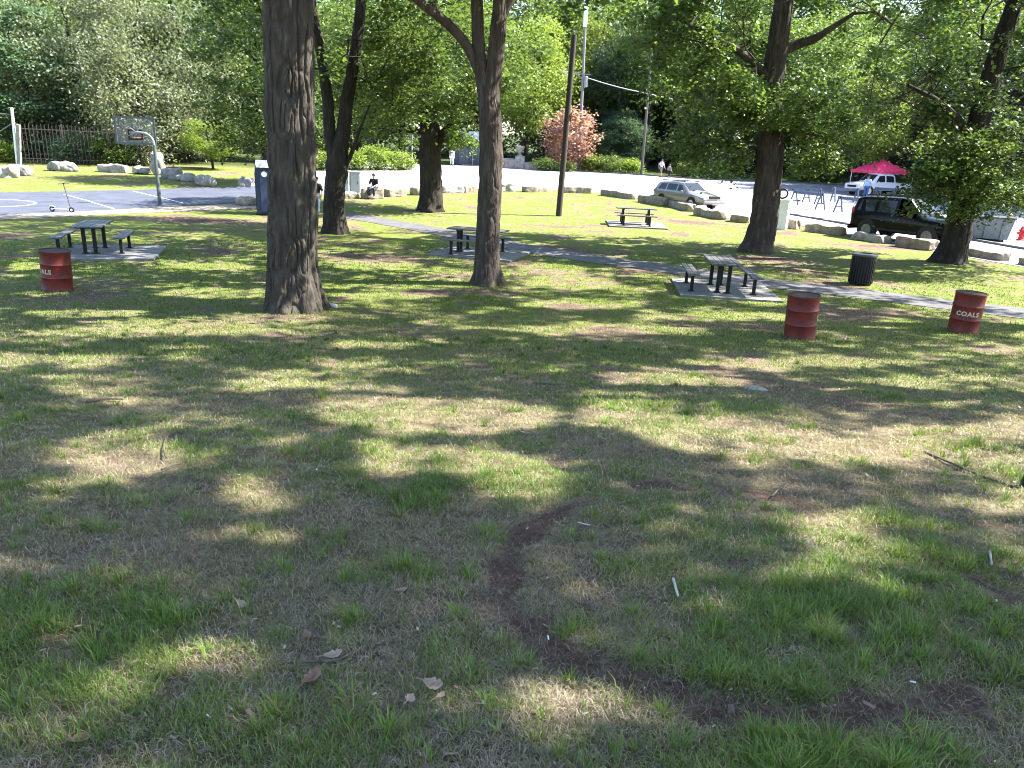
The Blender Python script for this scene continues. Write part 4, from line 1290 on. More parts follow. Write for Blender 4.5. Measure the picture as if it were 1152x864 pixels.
# grey cabinets
for (x0, x1, yb, yt, lab) in [(385.5, 392.5, 217, 194.5, 'narrow grey cabinet right beside the dark forked trunk'), (394, 405, 217, 195.5, 'wider grey cabinet, right one of the pair behind the stone blocks')]:
    p = at((x0 + x1) / 2, yb); w = (x1 - x0) / F_PX * p.y; h = (yb - yt) / F_PX * p.y
    root = empty('utility_cabinet', (p.x, p.y, p.z), 0)
    b = MB(); b.box((0, .3, h / 2), (w, .6, h), bev=.02); b.build('body', M_GREYBOX, root)
    b = MB(); b.box((0, -.008, h * .5), (w * .8, .016, h * .8), bev=.005); d = b.build('door', M_GREYBOX, root)
    b = MB(); b.box((w * .28, -.022, h * .5), (.03, .02, .16)); b.build('handle', M_BLACK, d)
    b = MB(); b.box((0, .3, h + .015), (w + .08, .68, .05), bev=.01); b.build('cap', M_GREYBOX, root)
    tag(root, lab, 'utility cabinet', 'grey cabinets behind the stone blocks')

# white pillar with ring
p = at(877, 258.5)
root = empty('gate_pillar', (p.x, p.y, p.z), R(-28))
b = MB(); b.box((0, .32, .70), (.52, .62, 1.42), bev=.02); b.build('shaft', M_WHITE, root)
b = MB(); b.box((0, .32, 1.43), (.6, .7, .07), bev=.015); b.build('cap', M_WHITE, root)
tag(root, 'white square pillar right beside the big leafy tree trunk', 'pillar')
root = empty('wreath', (p.x + .02, p.y + .32, p.z + 1.46), R(-25))
b = MB()
for k in range(18):
    t0, t1 = 2 * PI * k / 18, 2 * PI * (k + 1) / 18
    b.cyl((.22 * math.cos(t0), 0, .27 + .22 * math.sin(t0)), (.22 * math.cos(t1), 0, .27 + .22 * math.sin(t1)), .045, .045, 7)
b.build('ring', M_BLACK, root)
b = MB(); b.box((0, 0, .02), (.12, .1, .04)); b.cyl((0, 0, .03), (0, 0, .07), .02, .02, 6); b.build('foot', M_BLACK, root)
tag(root, 'dark ring standing on top of the white pillar', 'ring')

# ------------------------------------------------------------------ poles and wire
p = at(628.5, 243)
tp = pt(646, 39, p.y)
root = empty('wooden_pole', p)
v = tp - p
b = MB(); b.cyl(-v * .01, v, .155, .13, 14); b.build('shaft', M_WOODPOLE, root, smooth=True)
b = MB(); q = v * .62
for k in range(3): b.cyl(q + Vector((.14, -.05, .1 * k - .6)), q + Vector((.2, -.08, .1 * k - .5)), .03, .03, 6)
b.build('cleat', M_BLACK, root)
tag(root, 'dark leaning wooden pole with cut-off top on the sunny lawn', 'pole')

p = at(651, 192.5); Yp = p.y
root = empty('utility_pole', p)
tp = pt(661, -30, Yp) - p
b = MB(); b.cyl((0, 0, -.1), tp, .17, .11, 12); b.build('shaft', M_GREYPOLE, root, smooth=True)
q = pt(655, 92, Yp) - p
b = MB(); b.cyl(q + Vector((.35, -.1, -.5)), q + Vector((.35, -.1, .45)), .2, .2, 14); b.cyl(q + Vector((.35, -.1, .45)), q + Vector((.35, -.1, .52)), .21, .16, 14); b.build('transformer', M_STEEL, root, smooth=True)
b = MB(); b.box(q + Vector((0, -.14, .7)), (1.6, .1, .12)); b.build('crossarm', M_GREYPOLE, root)
b = MB(); b.tube([q + Vector((0, -.1, .3)), q + Vector((-.8, -.15, .75)), q + Vector((-1.5, -.2, .85))], .035); b.build('lamp_arm', M_STEEL, root)
b = MB(); b.sph(q + Vector((-1.75, -.2, .85)), (.32, .16, .10)); b.build('lamp_head', mat('lamp_shell', (.5, .5, .52), (.6, .6, .62)), root, smooth=True)
q2 = pt(660, 18, Yp) - p
b = MB(); b.cyl(q2 + Vector((-.12, -.05, -1.0)), q2 + Vector((-.1, -.05, 1.4)), .2, .2, 12); b.build('cable_guard', M_WHITE, root, smooth=True)
tag(root, 'grey utility pole with transformer rising behind the pink-leaved shrub', 'utility pole')
a = pt(656, 86, Yp)
p3 = at(721.5, 196.5)
root = empty('utility_pole', p3)
t3 = pt(733, 60, p3.y) - p3
b = MB(); b.cyl((0, 0, -.1), t3, .15, .11, 12); b.build('shaft', mat('mid_pole_wood', (.06, .055, .05), (.11, .1, .095)), root, smooth=True)
q = pt(729.5, 104, p3.y) - p3
b = MB(); b.box(q + Vector((0, -.12, 0)), (.9, .1, .1)); b.build('crossarm', M_BLACK, root)
tag(root, 'slim dark pole at the lot edge, right of the grey utility pole', 'utility pole')
c = pt(730, 105.5, p3.y - .2)
e = pt(756, 111, p3.y + 2)
b = MB()
def sag(a, c, s, n=10): return [a * (1 - t) + c * t + Vector((0, 0, -s * math.sin(PI * t))) for t in np.linspace(0, 1, n)]
b.tube(sag(a, c, .12) + sag(c, e, .03, 4)[1:], .035, 6)
tag(b.build('overhead_cable', mat('cable', (.5, .5, .5), (.6, .6, .6))), 'pale cable strung from the grey utility pole to the slim pole', 'cable')
p = at(463, 190)
root = empty('lamp_post', p)
b = MB(); tpp = pt(464.5, 118, p.y) - p; b.cyl((0, 0, 0), tpp, .1, .07, 10); b.build('post', M_STEEL, root, smooth=True)
b = MB(); b.cyl((0, 0, 0), (0, 0, .4), .17, .14, 10); b.build('base', M_STEEL, root)
b = MB(); b.box(tpp + Vector((-.5, 0, 0)), (1.1, .12, .1), bev=.03); b.build('lamp_head', M_STEEL, root)
tag(root, 'thin grey lamp post behind the level branch of the stout tree', 'lamp post')

# ------------------------------------------------------------------ fence, gate post, wall, shed
pa, pb = S(21, 183, 0), S(166, 188, 1.0)
root = empty('iron_fence', pa, math.atan2(pb.y - pa.y, pb.x - pa.x))
L = math.hypot(pb.x - pa.x, pb.y - pa.y)
FH = 2.75
b = MB()
n = int(L / .26)
for k in range(n):
    x = L * k / n + random.uniform(-.02, .02)
    h = FH + random.uniform(-.03, .08)
    b.box((x, 0, h / 2), (.035, .035, h), (0, random.uniform(-.012, .012), 0)); b.cyl((x, 0, h), (x, 0, h + .12), .025, .002, 5)
b.build('picket_panel', mat('rusty_iron', (.16, .10, .085), (.30, .21, .18), scale=9, rough=.85), root)
for z in (.35, FH - .25):
    b = MB(); b.box((L / 2, .03, z), (L, .03, .06)); b.build('rail', MATS['rusty_iron'], root)
for k in range(4):
    b = MB(); b.box((L * k / 3.02 + .12, .06, 1.45), (.1, .1, 2.95)); b.build('post', MATS['rusty_iron'], root)
tag(root, 'rusty iron picket fence half swallowed by bushes behind the court', 'fence')

p = at(20, 186)
root = empty('gate_frame', p)
b = MB(); t = pt(13, 121, p.y) - p; b.cyl((0, 0, -.1), t, .11, .09, 10); b.build('post', M_WHITE, root, smooth=True)
b = MB(); t2 = pt(18.5, 140, p.y) - p; b.box(t2 * .5 + Vector((.16, -.05, 0)), (.26, .2, t2.length), (0, math.atan2(t2.x, t2.z), 0), bev=.03); b.build('stone_post', M_PALESTONE, root)
b = MB(); u = pt(-40, 126, p.y) - p; w = pt(12.5, 129, p.y) - p; b.tube([w, u], .06); b.build('top_bar', mat('dark_iron', (.06, .05, .045), (.1, .085, .08)), root)
b = MB(); b.tube([pt(13, 139, p.y) - p, pt(-40, 175, p.y) - p], .03); b.build('brace', M_STEEL, root)
tag(root, 'pale leaning gate post with dark top bar at the far left end of the fence', 'gate')

pa, pb = at(562, 189), at(606, 191.5)
root = empty('stone_wall', pa, math.atan2(pb.y - pa.y, pb.x - pa.x))
L = (pb - pa).length
MW = mat('wall_stone', (.20, .16, .15), (.38, .32, .30), scale=3, rough=.9, bump=.6)
b = MB(); b.box((L * .22, .3, .45), (L * .42, .4, .95), bev=.03); b.box((L * .78, .3, .3), (L * .42, .4, .65), bev=.03); b.build('wall_run', MW, root)
b = MB(); b.box((L * .22, .3, .965), (L * .43, .5, .07), bev=.02); b.box((L * .78, .3, .665), (L * .43, .5, .07), bev=.02); b.build('coping', M_PALESTONE, root)
b = MB(); b.box((L * .5, .3, .65), (.9, .7, 1.3), bev=.04); b.build('pier', M_PALESTONE, root)
tag(root, 'low pinkish stone wall with a central pier at the far edge of the lot', 'wall')
root = empty('stone_urn', pa + Vector((math.cos(root.rotation_euler.z) * L * .5, math.sin(root.rotation_euler.z) * L * .5 + .3, 1.3)))
b = MB(); b.lathe([(.28, 0), (.28, .08), (.12, .16), (.15, .3), (.42, .6), (.5, .9), (.54, .95), (.5, .97), (.3, .9), (.001, .88)], 20); b.build('bowl', M_PALESTONE, root, smooth=True)
tag(root, 'pale stone urn on the pier of the low wall', 'urn')

p = at(531, 187)
root = empty('garden_shed', (p.x, p.y + 1, gz(p.x, p.y + 1)), R(2))
MD = mat('dark_siding', (.035, .038, .055), (.07, .075, .10), scale=6, stretch=(1, 1, 10), rough=.7)
b = MB(); b.box((0, 1, 1.1), (4.0, 2, 2.2)); b.build('wall', MD, root)
b = MB(); b.prism([(-2.25, -.25, 2.2), (2.25, -.25, 2.2), (2.0, 1, 3.4), (-2.0, 1, 3.4)], (0, 0, .08)); b.prism([(-2.25, 2.25, 2.2), (2.25, 2.25, 2.2), (2.0, 1.02, 3.4), (-2.0, 1.02, 3.4)], (0, 0, .08)); b.build('roof', mat('pale_roof', (.30, .31, .37), (.42, .43, .48), scale=3), root)
for x in (-1.0, 1.0):
    b = MB(); b.box((x, -.02, 1.05), (.95, .04, 1.9)); f = b.build('door', mat('shed_door', (.06, .065, .085), (.09, .095, .12)), root)
    b = MB(); b.box((x + .36, -.05, 1.0), (.05, .04, .2)); b.build('handle', M_STEEL, f)
b = MB(); b.box((0, -.03, 1.1), (.08, .05, 2.1)); b.build('post', M_STEEL, root)
tag(root, 'dark shed with pale roof at the far edge of the lot, behind the forked trunk', 'shed')


# ------------------------------------------------------------------ vehicles
def vehicle(name, label, cat, loc, rz, st, W, body_m, wheels, windows, wind, rear, wheel_r, lights, open_win=(), roof_rack=False, trim=None, rim_m=None):
    """st: stations (x, z_bottom, z_belt, z_top, half width at belt, half width at top)"""
    root = empty(name, loc, rz)
    st = np.array(st, float)

    def at_x(x): return [np.interp(x, st[:, 0], st[:, k]) for k in range(6)]
    xs = sorted(set(list(st[:, 0]) + [v for w in windows for v in w[:2]]))

    def sec(x):
        _, zb, zl, zt, wb, wt = at_x(x)
        return [(wb * .86, zb), (wb * .985, zb + .12), (wb * 1.0, (zb + zl) * .5), (wb * .995, zl - .10), (wb * .965, zl), (wt, zt - .05), (wt * .86, zt - .005), (0, zt + .015)]
    b = MB()
    rings = []
    for x in xs:
        h = sec(x)
        pts = [(x, y, z) for y, z in h] + [(x, -y, z) for y, z in h[-2::-1]]
        rings.append([b.b.verts.new(p) for p in pts])
    n = len(rings[0])
    for ia, (ra, rb) in enumerate(zip(rings, rings[1:])):
        xm = (xs[ia] + xs[ia + 1]) / 2
        for k in range(n - 1):
            if k in (4, n - 6) and any(w0 < xm < w1 for w0, w1 in open_win): continue
            b.b.faces.new((ra[k], ra[k + 1], rb[k + 1], rb[k]))
        b.b.faces.new((ra[0], rb[0], rb[-1], ra[-1]))
    b.b.faces.new(rings[0]); b.b.faces.new(rings[-1][::-1])
    b.build('body', body_m, root, smooth=True)
    for s in (-1, 1):
        for (x0, x1, *sl) in windows:
            if any(a <= (x0 + x1) / 2 <= c for a, c in open_win): continue
            s0, s1 = sl if sl else (0, 0)
            q = MB(); pts = []
            for x, t in ((x0 + .03, .14), (x1 - .03, .14), (x1 - .03 - s1, .86), (x0 + .03 + s0, .86)):
                _, zb, zl, zt, wb, wt = at_x(x)
                y = (wb * .965) * (1 - t) + wt * t; z = zl * (1 - t) + (zt - .05) * t
                pts.append((x, s * (y - .004), z))
            q.prism(pts, (0, s * .012, 0)); q.build('side_window', M_GLASS, root)
    for nm, (x0, x1) in (('windscreen', wind), ('rear_window', rear)):
        if x0 is None: continue
        q = MB(); pts = []
        A_, B_ = at_x(x0), at_x(x1)
        def P(x, t, s):
            o = at_x(x); return Vector((x, s * o[5] * .84, o[3] + .006))
        xa, xb = x0 + (x1 - x0) * .1, x0 + (x1 - x0) * .92
        q.prism([P(xa, 0, -1), P(xa, 0, 1), P(xb, 0, 1), P(xb, 0, -1)], (0, 0, .012)); q.build(nm, M_GLASS, root)
    for x in wheels:
        for s in (-1, 1):
            yw = s * (W / 2 - .095)
            q = MB(); q.cyl((x, yw - .11, wheel_r), (x, yw + .11, wheel_r), wheel_r, wheel_r, 28); wv = q.build('wheel', M_TYRE, root, smooth=True)
            q = MB(); q.cyl((x, yw + s * .112, wheel_r), (x, yw + s * .122, wheel_r), wheel_r * .64, wheel_r * .60, 24)
            for k in range(5):
                t = 2 * PI * k / 5
                q.box((x + math.cos(t) * wheel_r * .34, yw + s * .128, wheel_r + math.sin(t) * wheel_r * .34), (wheel_r * .5, .02, wheel_r * .15), (0, -t, 0))
            q.build('rim', rim_m or M_RIM, wv)
            q = MB(); pts = [(x + (wheel_r + .07) * math.cos(t), s * (W / 2 + .003), wheel_r + (wheel_r + .07) * math.sin(t)) for t in np.linspace(-.35, PI + .35, 16)]
            q.prism(pts, (0, -s * .19, 0)); q.build('wheel_arch', M_TYRE, root)
    for nm, x, y, z, dx, dy, dz, m in lights:
        for s in (-1, 1):
            q = MB(); q.box((x, s * y, z), (dx, dy, dz), bev=.02); q.build(nm, m, root)
    xf, xr = st[-1, 0], st[0, 0]
    q = MB(); q.box((xf + .02, 0, .46), (.16, W * .94, .2), bev=.05); q.build('bumper', trim or body_m, root, smooth=True)
    q = MB(); q.box((xr - .02, 0, .46), (.16, W * .94, .2), bev=.05); q.build('bumper', trim or body_m, root, smooth=True)
    q = MB(); q.box((xf + .075, 0, .74), (.05, W * .5, .16), bev=.01); q.build('grille', M_BLACK, root)
    for s in (-1, 1):
        q = MB(); o = at_x(windows[-1][1] - .12); q.box((windows[-1][1] - .12, s * (o[4] + .10), o[2] + .07), (.1, .18, .12), bev=.03); q.build('mirror', body_m, root, smooth=True)
        q = MB()
        for (x0, x1, *_) in windows[-2:]:
            o = at_x(x0); q.box((x0 + .12, s * (o[4] * .998), o[2] - .12), (.16, .03, .03), bev=.008)
        q.build('door_handle', trim or body_m, root)
        q = MB(); o = at_x(0); q.box((0, s * (o[4] * .992 + .004), o[1] + .10), (abs(wheels[0] - wheels[1]) - .95, .03, .1), bev=.01); q.build('sill', M_BLACK if trim is None else trim, root)
        if roof_rack:
            o = at_x(-.5); q = MB(); q.tube([Vector((-1.7, s * o[5] * .86, o[3] + .06)), Vector((.35, s * o[5] * .86, o[3] + .06))], .022)
            for x in (-1.65, -.7, .3): q.cyl((x, s * o[5] * .86, o[3] - .02), (x, s * o[5] * .86, o[3] + .06), .02, .02, 6)
            q.build('roof_rail', M_BLACK, root)
    tag(root, label, cat)
    return root


M_LAMP = mat('headlamp', (.6, .62, .65), (.7, .72, .75), rough=.1, spec=.8)
M_TAIL = mat('taillamp', (.30, .012, .012), (.4, .02, .02), rough=.15, spec=.7)
M_SILVER = mat('wagon_paint', (.20, .185, .175), (.23, .21, .20), rough=.3, metal=.5, coat=1)
M_CARBLACK = mat('black_car_paint', (.004, .004, .0045), (.006, .006, .0065), rough=.14, spec=.08, coat=.05)
M_CARWHITE = mat('white_car_paint', (.62, .60, .64), (.68, .66, .7), rough=.35, coat=1)
# wagon
fw = at(776, 236)
hd = Vector((.50, -.87, 0)).normalized()
ctr = fw - hd * 1.32 + Vector((-hd.y, hd.x, 0)) * .85
wagon = [(-2.3, .42, .90, .98, .74, .66), (-2.22, .30, .92, 1.05, .82, .70), (-1.95, .26, .93, 1.40, .86, .64), (-1.5, .26, .93, 1.47, .88, .65), (-.3, .24, .92, 1.50, .885, .655), (.25, .24, .91, 1.47, .885, .645), (.95, .24, .90, 1.0, .885, .74), (1.3, .24, .86, .93, .88, .76), (1.9, .26, .76, .84, .85, .72), (2.25, .30, .66, .72, .74, .62), (2.33, .36, .60, .66, .66, .58)]
vehicle('parked_wagon', 'silver-tan station wagon with dark roof rails parked behind the stone blocks', 'car', (ctr.x, ctr.y, gz(ctr.x, ctr.y)), math.atan2(hd.y, hd.x), wagon, 1.76, M_SILVER, (-1.35, 1.35),
        [(-1.9, -1.08, .22, .0), (-1.02, -.1), (-.04, .72, 0, .36)], (.95, .25), (-2.2, -1.97), .33,
        [('headlight', 2.2, .60, .66, .2, .26, .13, M_LAMP), ('taillight', -2.24, .68, .84, .12, .18, .22, M_TAIL)], roof_rack=True)
# black suv
fr_, rr_ = at(1043, 283), at(968, 271.5)
hd = Vector((.55, -.835, 0)).normalized()
ctr = ((fr_ + rr_) / 2 + Vector((-hd.y, hd.x, 0)) * .9) * 1.05
suv = [(-2.4, .55, 1.05, 1.12, .80, .74), (-2.36, .45, 1.08, 1.30, .88, .76), (-2.2, .42, 1.09, 1.74, .92, .72), (-1.9, .40, 1.10, 1.82, .94, .73), (-.2, .38, 1.09, 1.85, .945, .735), (.35, .38, 1.08, 1.82, .945, .725), (1.0, .38, 1.07, 1.17, .945, .80), (1.35, .38, 1.05, 1.13, .94, .82), (2.1, .40, .98, 1.07, .92, .78), (2.35, .44, .88, .98, .86, .72), (2.42, .5, .8, .9, .8, .7)]
blk = vehicle('parked_suv', 'black sport utility car with a red-shirted driver parked behind the stone blocks', 'car', (ctr.x, ctr.y, gz(ctr.x, ctr.y)), math.atan2(hd.y, hd.x), suv, 1.88, M_CARBLACK, (-1.45, 1.45),
              [(-2.15, -1.2, .1, 0), (-1.1, -.2), (-.1, .78, 0, .34)], (1.0, .35), (-2.36, -2.21), .39,
              [('headlight', 2.33, .68, .86, .16, .3, .2, M_LAMP), ('taillight', -2.33, .78, 1.12, .14, .16, .4, M_TAIL)], open_win=[(-.1, .78)], roof_rack=True, rim_m=mat('dark_rim', (.09, .09, .095), (.14, .14, .145), rough=.35, metal=.6))
blk.scale = (1, 1, 1.07)
SUV_C, SUV_RZ = Vector((ctr.x, ctr.y, gz(ctr.x, ctr.y))), math.atan2(hd.y, hd.x)
# white pickup
p = at(992, 221.5)
hd = Vector((-.95, -.32, 0)).normalized()
pick = [(-2.7, .6, 1.0, 1.06, .90, .84), (-2.65, .5, 1.02, 1.10, .93, .88), (-.9, .45, 1.02, 1.10, .95, .88), (-.85, .45, 1.04, 1.70, .95, .74), (-.6, .45, 1.05, 1.80, .95, .74), (.5, .45, 1.05, 1.80, .95, .73), (.75, .45, 1.05, 1.74, .95, .73), (1.4, .45, 1.03, 1.14, .95, .82), (1.6, .45, 1.02, 1.10, .95, .84), (2.4, .48, .98, 1.04, .93, .80), (2.65, .52, .88, .95, .88, .74)]
vehicle('parked_pickup', 'white pickup truck parked under the edge of the red canopy', 'truck', (p.x, p.y + 1.0, gz(p.x, p.y + 1)), math.atan2(hd.y, hd.x), pick, 1.9, M_CARWHITE, (-1.75, 1.75),
        [(-.78, .1, .05, 0), (.18, 1.12, 0, .36)], (1.4, .75), (None, None), .38,
        [('headlight', 2.6, .7, .86, .12, .26, .18, M_LAMP), ('taillight', -2.66, .82, .9, .1, .12, .3, M_TAIL)])


# ------------------------------------------------------------------ people
def skin_mesh(verts, edges, radii, sub=1):
    me = bpy.data.meshes.new('s'); me.from_pydata([tuple(v) for v in verts], edges, [])
    o = bpy.data.objects.new('s', me); COL.objects.link(o)
    md = o.modifiers.new('k', 'SKIN'); md.use_smooth_shade = True
    for i, r in enumerate(radii):
        rr = r if isinstance(r, tuple) else (r, r)
        me.skin_vertices[0].data[i].radius = rr
        me.skin_vertices[0].data[i].use_root = (i == 0)
    sb = o.modifiers.new('b', 'SUBSURF'); sb.levels = sub; sb.render_levels = sub
    dg = bpy.context.evaluated_depsgraph_get(); dg.update()
    out = bpy.data.meshes.new_from_object(o.evaluated_get(dg))
    bpy.data.objects.remove(o); bpy.data.meshes.remove(me)
    out.polygons.foreach_set('use_smooth', np.ones(len(out.polygons), bool))
    return out


def person(label, loc, rz, J, shirt, legs, hair=M_HAIR, group=None, short=False):
    """J: joints in local space, x right, y forward, z up"""
    root = empty('person', loc, rz)
    V = Vector
    names = ['pelvis', 'chest', 'neck', 'head', 'top']
    vs = [V(J['pelvis']), V(J['waist']), V(J['chest']), V(J['neck']), V(J['head']), V(J['head']) + (V(J['head']) - V(J['neck'])).normalized() * .10]
    ed = [(0, 1), (1, 2), (2, 3), (3, 4), (4, 5)]
    ra = [(.14, .11), (.125, .095), (.15, .11), .052, (.075, .095), (.07, .08)]

    def add(par, p, r):
        vs.append(V(p)); ra.append(r); ed.append((par, len(vs) - 1)); return len(vs) - 1
    for s in ('l', 'r'):
        h = add(0, J['hip_' + s], .085); k = add(h, J['knee_' + s], .058); a = add(k, J['ank_' + s], .04)
        ft = V(J['ank_' + s]) + V(J.get('fd', (0, 1, 0))) * .16 + V((0, 0, -.05)); add(a, ft, .035)
        sh = add(2, J['sho_' + s], .06); e = add(sh, J['elb_' + s], .042); w = add(e, J['wri_' + s], .028)
        d = (V(J['wri_' + s]) - V(J['elb_' + s])).normalized()
        sd = d.cross(V((0, 1, 0) if abs(d.y) < .8 else (0, 0, 1))).normalized()
        pm = add(w, V(J['wri_' + s]) + d * .07, (.036, .018))
        for q, l in zip((-1.5, -.5, .5, 1.5), (.06, .08, .075, .055)):
            k1 = add(pm, V(J['wri_' + s]) + d * .10 + sd * q * .02, .009); add(k1, V(J['wri_' + s]) + d * (.10 + l) + sd * q * .022 + V((0, .015, 0)), .007)
        k1 = add(w, V(J['wri_' + s]) + d * .05 + sd * .04, .010); add(k1, V(J['wri_' + s]) + d * .09 + sd * .055, .008)
    f = V(J.get('face', (0, 1, 0)))
    link('body', skin_mesh(vs, ed, ra), M_SKIN, root)
    # face: nose, ears, eyes, hair
    hc = V(J['head'])
    b = MB(); b.sph(hc + f * .098 + V((0, 0, .0)), (.014, .02, .022), 8); sdv = f.cross(V((0, 0, 1)))
    for s in (-1, 1): b.sph(hc + sdv * s * .082, (.018, .02, .032), 8)
    b.build('nose_and_ear', M_SKIN, root, smooth=True)
    for s in (-1, 1):
        b = MB(); b.sph(hc + f * .085 + sdv * s * .032 + V((0, 0, .03)), (.011, .011, .008), 8); b.build('eye', M_HAIR, root)
    b = MB(); b.sph(hc - f * .018 + V((0, 0, .045)), (.096, .108, .098), 14); b.build('hair', hair, root, smooth=True)
    # clothing
    vs = [V(J['pelvis']) + V((0, 0, -.02)), V(J['waist']), V(J['chest']), V(J['chest']) * .35 + V(J['neck']) * .65]; ed = [(0, 1), (1, 2), (2, 3)]; ra = [(.165, .13), (.15, .118), (.175, .132), .075]
    for s in ('l', 'r'):
        vs.append(V(J['sho_' + s])); ra.append(.082); ed.append((2, len(vs) - 1))
        vs.append(V(J['elb_' + s])); ra.append(.062); ed.append((len(vs) - 2, len(vs) - 1))
    link('shirt', skin_mesh(vs, ed, ra), shirt, root)
    vs = [V(J['pelvis']) + V((0, 0, .03))]; ed = []; ra = [(.16, .125)]
    for s in ('l', 'r'):
        n0 = len(vs)
        ankle = V(J['knee_' + s]) * .15 + V(J['ank_' + s]) * .85
        if short:
            vs += [V(J['hip_' + s]), V(J['hip_' + s]) * .15 + V(J['knee_' + s]) * .85]; ra += [.112, .09]; ed += [(0, n0), (n0, n0 + 1)]
        else:
            vs += [V(J['hip_' + s]), V(J['knee_' + s]), ankle]; ra += [.112, .08, .068]; ed += [(0, n0), (n0, n0 + 1), (n0 + 1, n0 + 2)]
    link('trousers', skin_mesh(vs, ed, ra), legs, root)
    for s in ('l', 'r'):
        fd = V(J.get('fd', (0, 1, 0)))
        b = MB(); b.sph(V(J['ank_' + s]) + fd * .07 + V((0, 0, -.045)), (.05 + abs(fd.x) * .09, .05 + abs(fd.y) * .09, .048), 10); b.build('shoe', M_BLACK, root, smooth=True)
    tag(root, label, 'person', group)
    return root


def stand(stride=0.0, arm=0.0):
    return dict(pelvis=(0, 0, .95), waist=(0, 0, 1.10), chest=(0, .01, 1.32), neck=(0, .01, 1.50), head=(0, .03, 1.62), hip_l=(-.10, 0, .90), hip_r=(.10, 0, .90),
                knee_l=(-.11, .03 + stride * .5, .50), knee_r=(.11, .03 - stride * .3, .50), ank_l=(-.11, stride, .095), ank_r=(.11, -stride, .095 + abs(stride) * .1),
                sho_l=(-.20, 0, 1.41), sho_r=(.20, 0, 1.41), elb_l=(-.25, -.03 - arm, 1.13), elb_r=(.25, -.03 + arm, 1.13), wri_l=(-.26, .06 - arm * 1.2, .90), wri_r=(.26, .06 + arm * 1.4, .92))


M_WSHIRT = mat('white_cloth', (.62, .6, .64), (.72, .7, .74), rough=.9)
M_NAVYC = mat('navy_cloth', (.012, .016, .04), (.022, .028, .06), rough=.9)
M_BLACKC = mat('black_cloth', (.008, .008, .009), (.016, .016, .018), rough=.9)
M_JEAN = mat('pale_denim', (.24, .33, .45), (.36, .45, .56), rough=.9, scale=12)
M_REDC = mat('red_cloth', (.45, .02, .03), (.55, .04, .05), rough=.85)
M_TEALC = mat('mint_cloth', (.40, .58, .56), (.5, .66, .64), rough=.9)
M_GREYC = mat('grey_cloth', (.15, .15, .18), (.22, .22, .25), rough=.9)

p = at(420.5, 224); pY = p.y + .26
bh = .50
sit = dict(pelvis=(0, 0, bh + .11), waist=(0, -.02, bh + .27), chest=(0, .03, bh + .48), neck=(0, .07, bh + .66), head=(0, .11, bh + .78), hip_l=(-.10, .04, bh + .09), hip_r=(.10, .04, bh + .09),
           knee_l=(-.16, .46, bh + .06), knee_r=(.16, .46, bh + .06), ank_l=(-.15, .44, .10), ank_r=(.15, .48, .10), sho_l=(-.2, .03, bh + .56), sho_r=(.2, .03, bh + .56),
           elb_l=(-.24, .16, bh + .30), elb_r=(.24, .16, bh + .30), wri_l=(-.12, .36, bh + .20), wri_r=(.12, .36, bh + .20))
person('person in black top and navy trousers sitting on a stone block', (p.x, pY, gz(p.x, pY)), R(180 - 12), sit, M_BLACKC, M_NAVYC)
p = at(357.5, 243.5); person('person in dark top and pale blue jeans, half hidden by the thick grey trunk', (p.x, p.y, p.z), R(150), stand(.08, .05), M_BLACKC, M_JEAN)
p = at(743, 199.5); person('person in white shirt and dark shorts walking at the far lot edge', (p.x, p.y, p.z), R(-60), stand(.2, .12), M_WSHIRT, M_GREYC, short=True)
p = at(752, 200); person('smaller person in grey walking just right of the white-shirted one', (p.x, p.y, p.z), R(-60), {k: tuple(c * .72 for c in v) for k, v in stand(.15, .1).items()}, M_GREYC, M_BLACKC)
p = at(508.5, 186.5); person('person in mint top and white trousers standing beside the dark shed', (p.x, p.y - .3, gz(p.x, p.y - .3)), R(190), stand(.05, .03), M_TEALC, M_WSHIRT)
p = at(973, 223.5); person('person in light blue standing among the sawhorses below the red canopy', (p.x, p.y, p.z), R(150), stand(.1, .05), mat('sky_cloth', (.35, .5, .7), (.45, .6, .78), rough=.9), mat('blue_cloth', (.05, .12, .35), (.08, .17, .42), rough=.9))
# driver, seated behind the open front window
dz = .48
drv = {k: (v[0], v[1], v[2] - bh + dz) for k, v in sit.items()}
for s, sg in (('l', -1), ('r', 1)):
    drv['ank_' + s] = (sg * .12, .62, .50); drv['knee_' + s] = (sg * .15, .42, dz + .18)
rot = Matrix.Rotation(SUV_RZ, 3, 'Z')
lp = rot @ Vector((.05, -.36, 0)) + SUV_C
person('person in red shirt sitting in the black car', (lp.x, lp.y, lp.z + .10), SUV_RZ - PI / 2, drv, M_REDC, M_BLACKC)


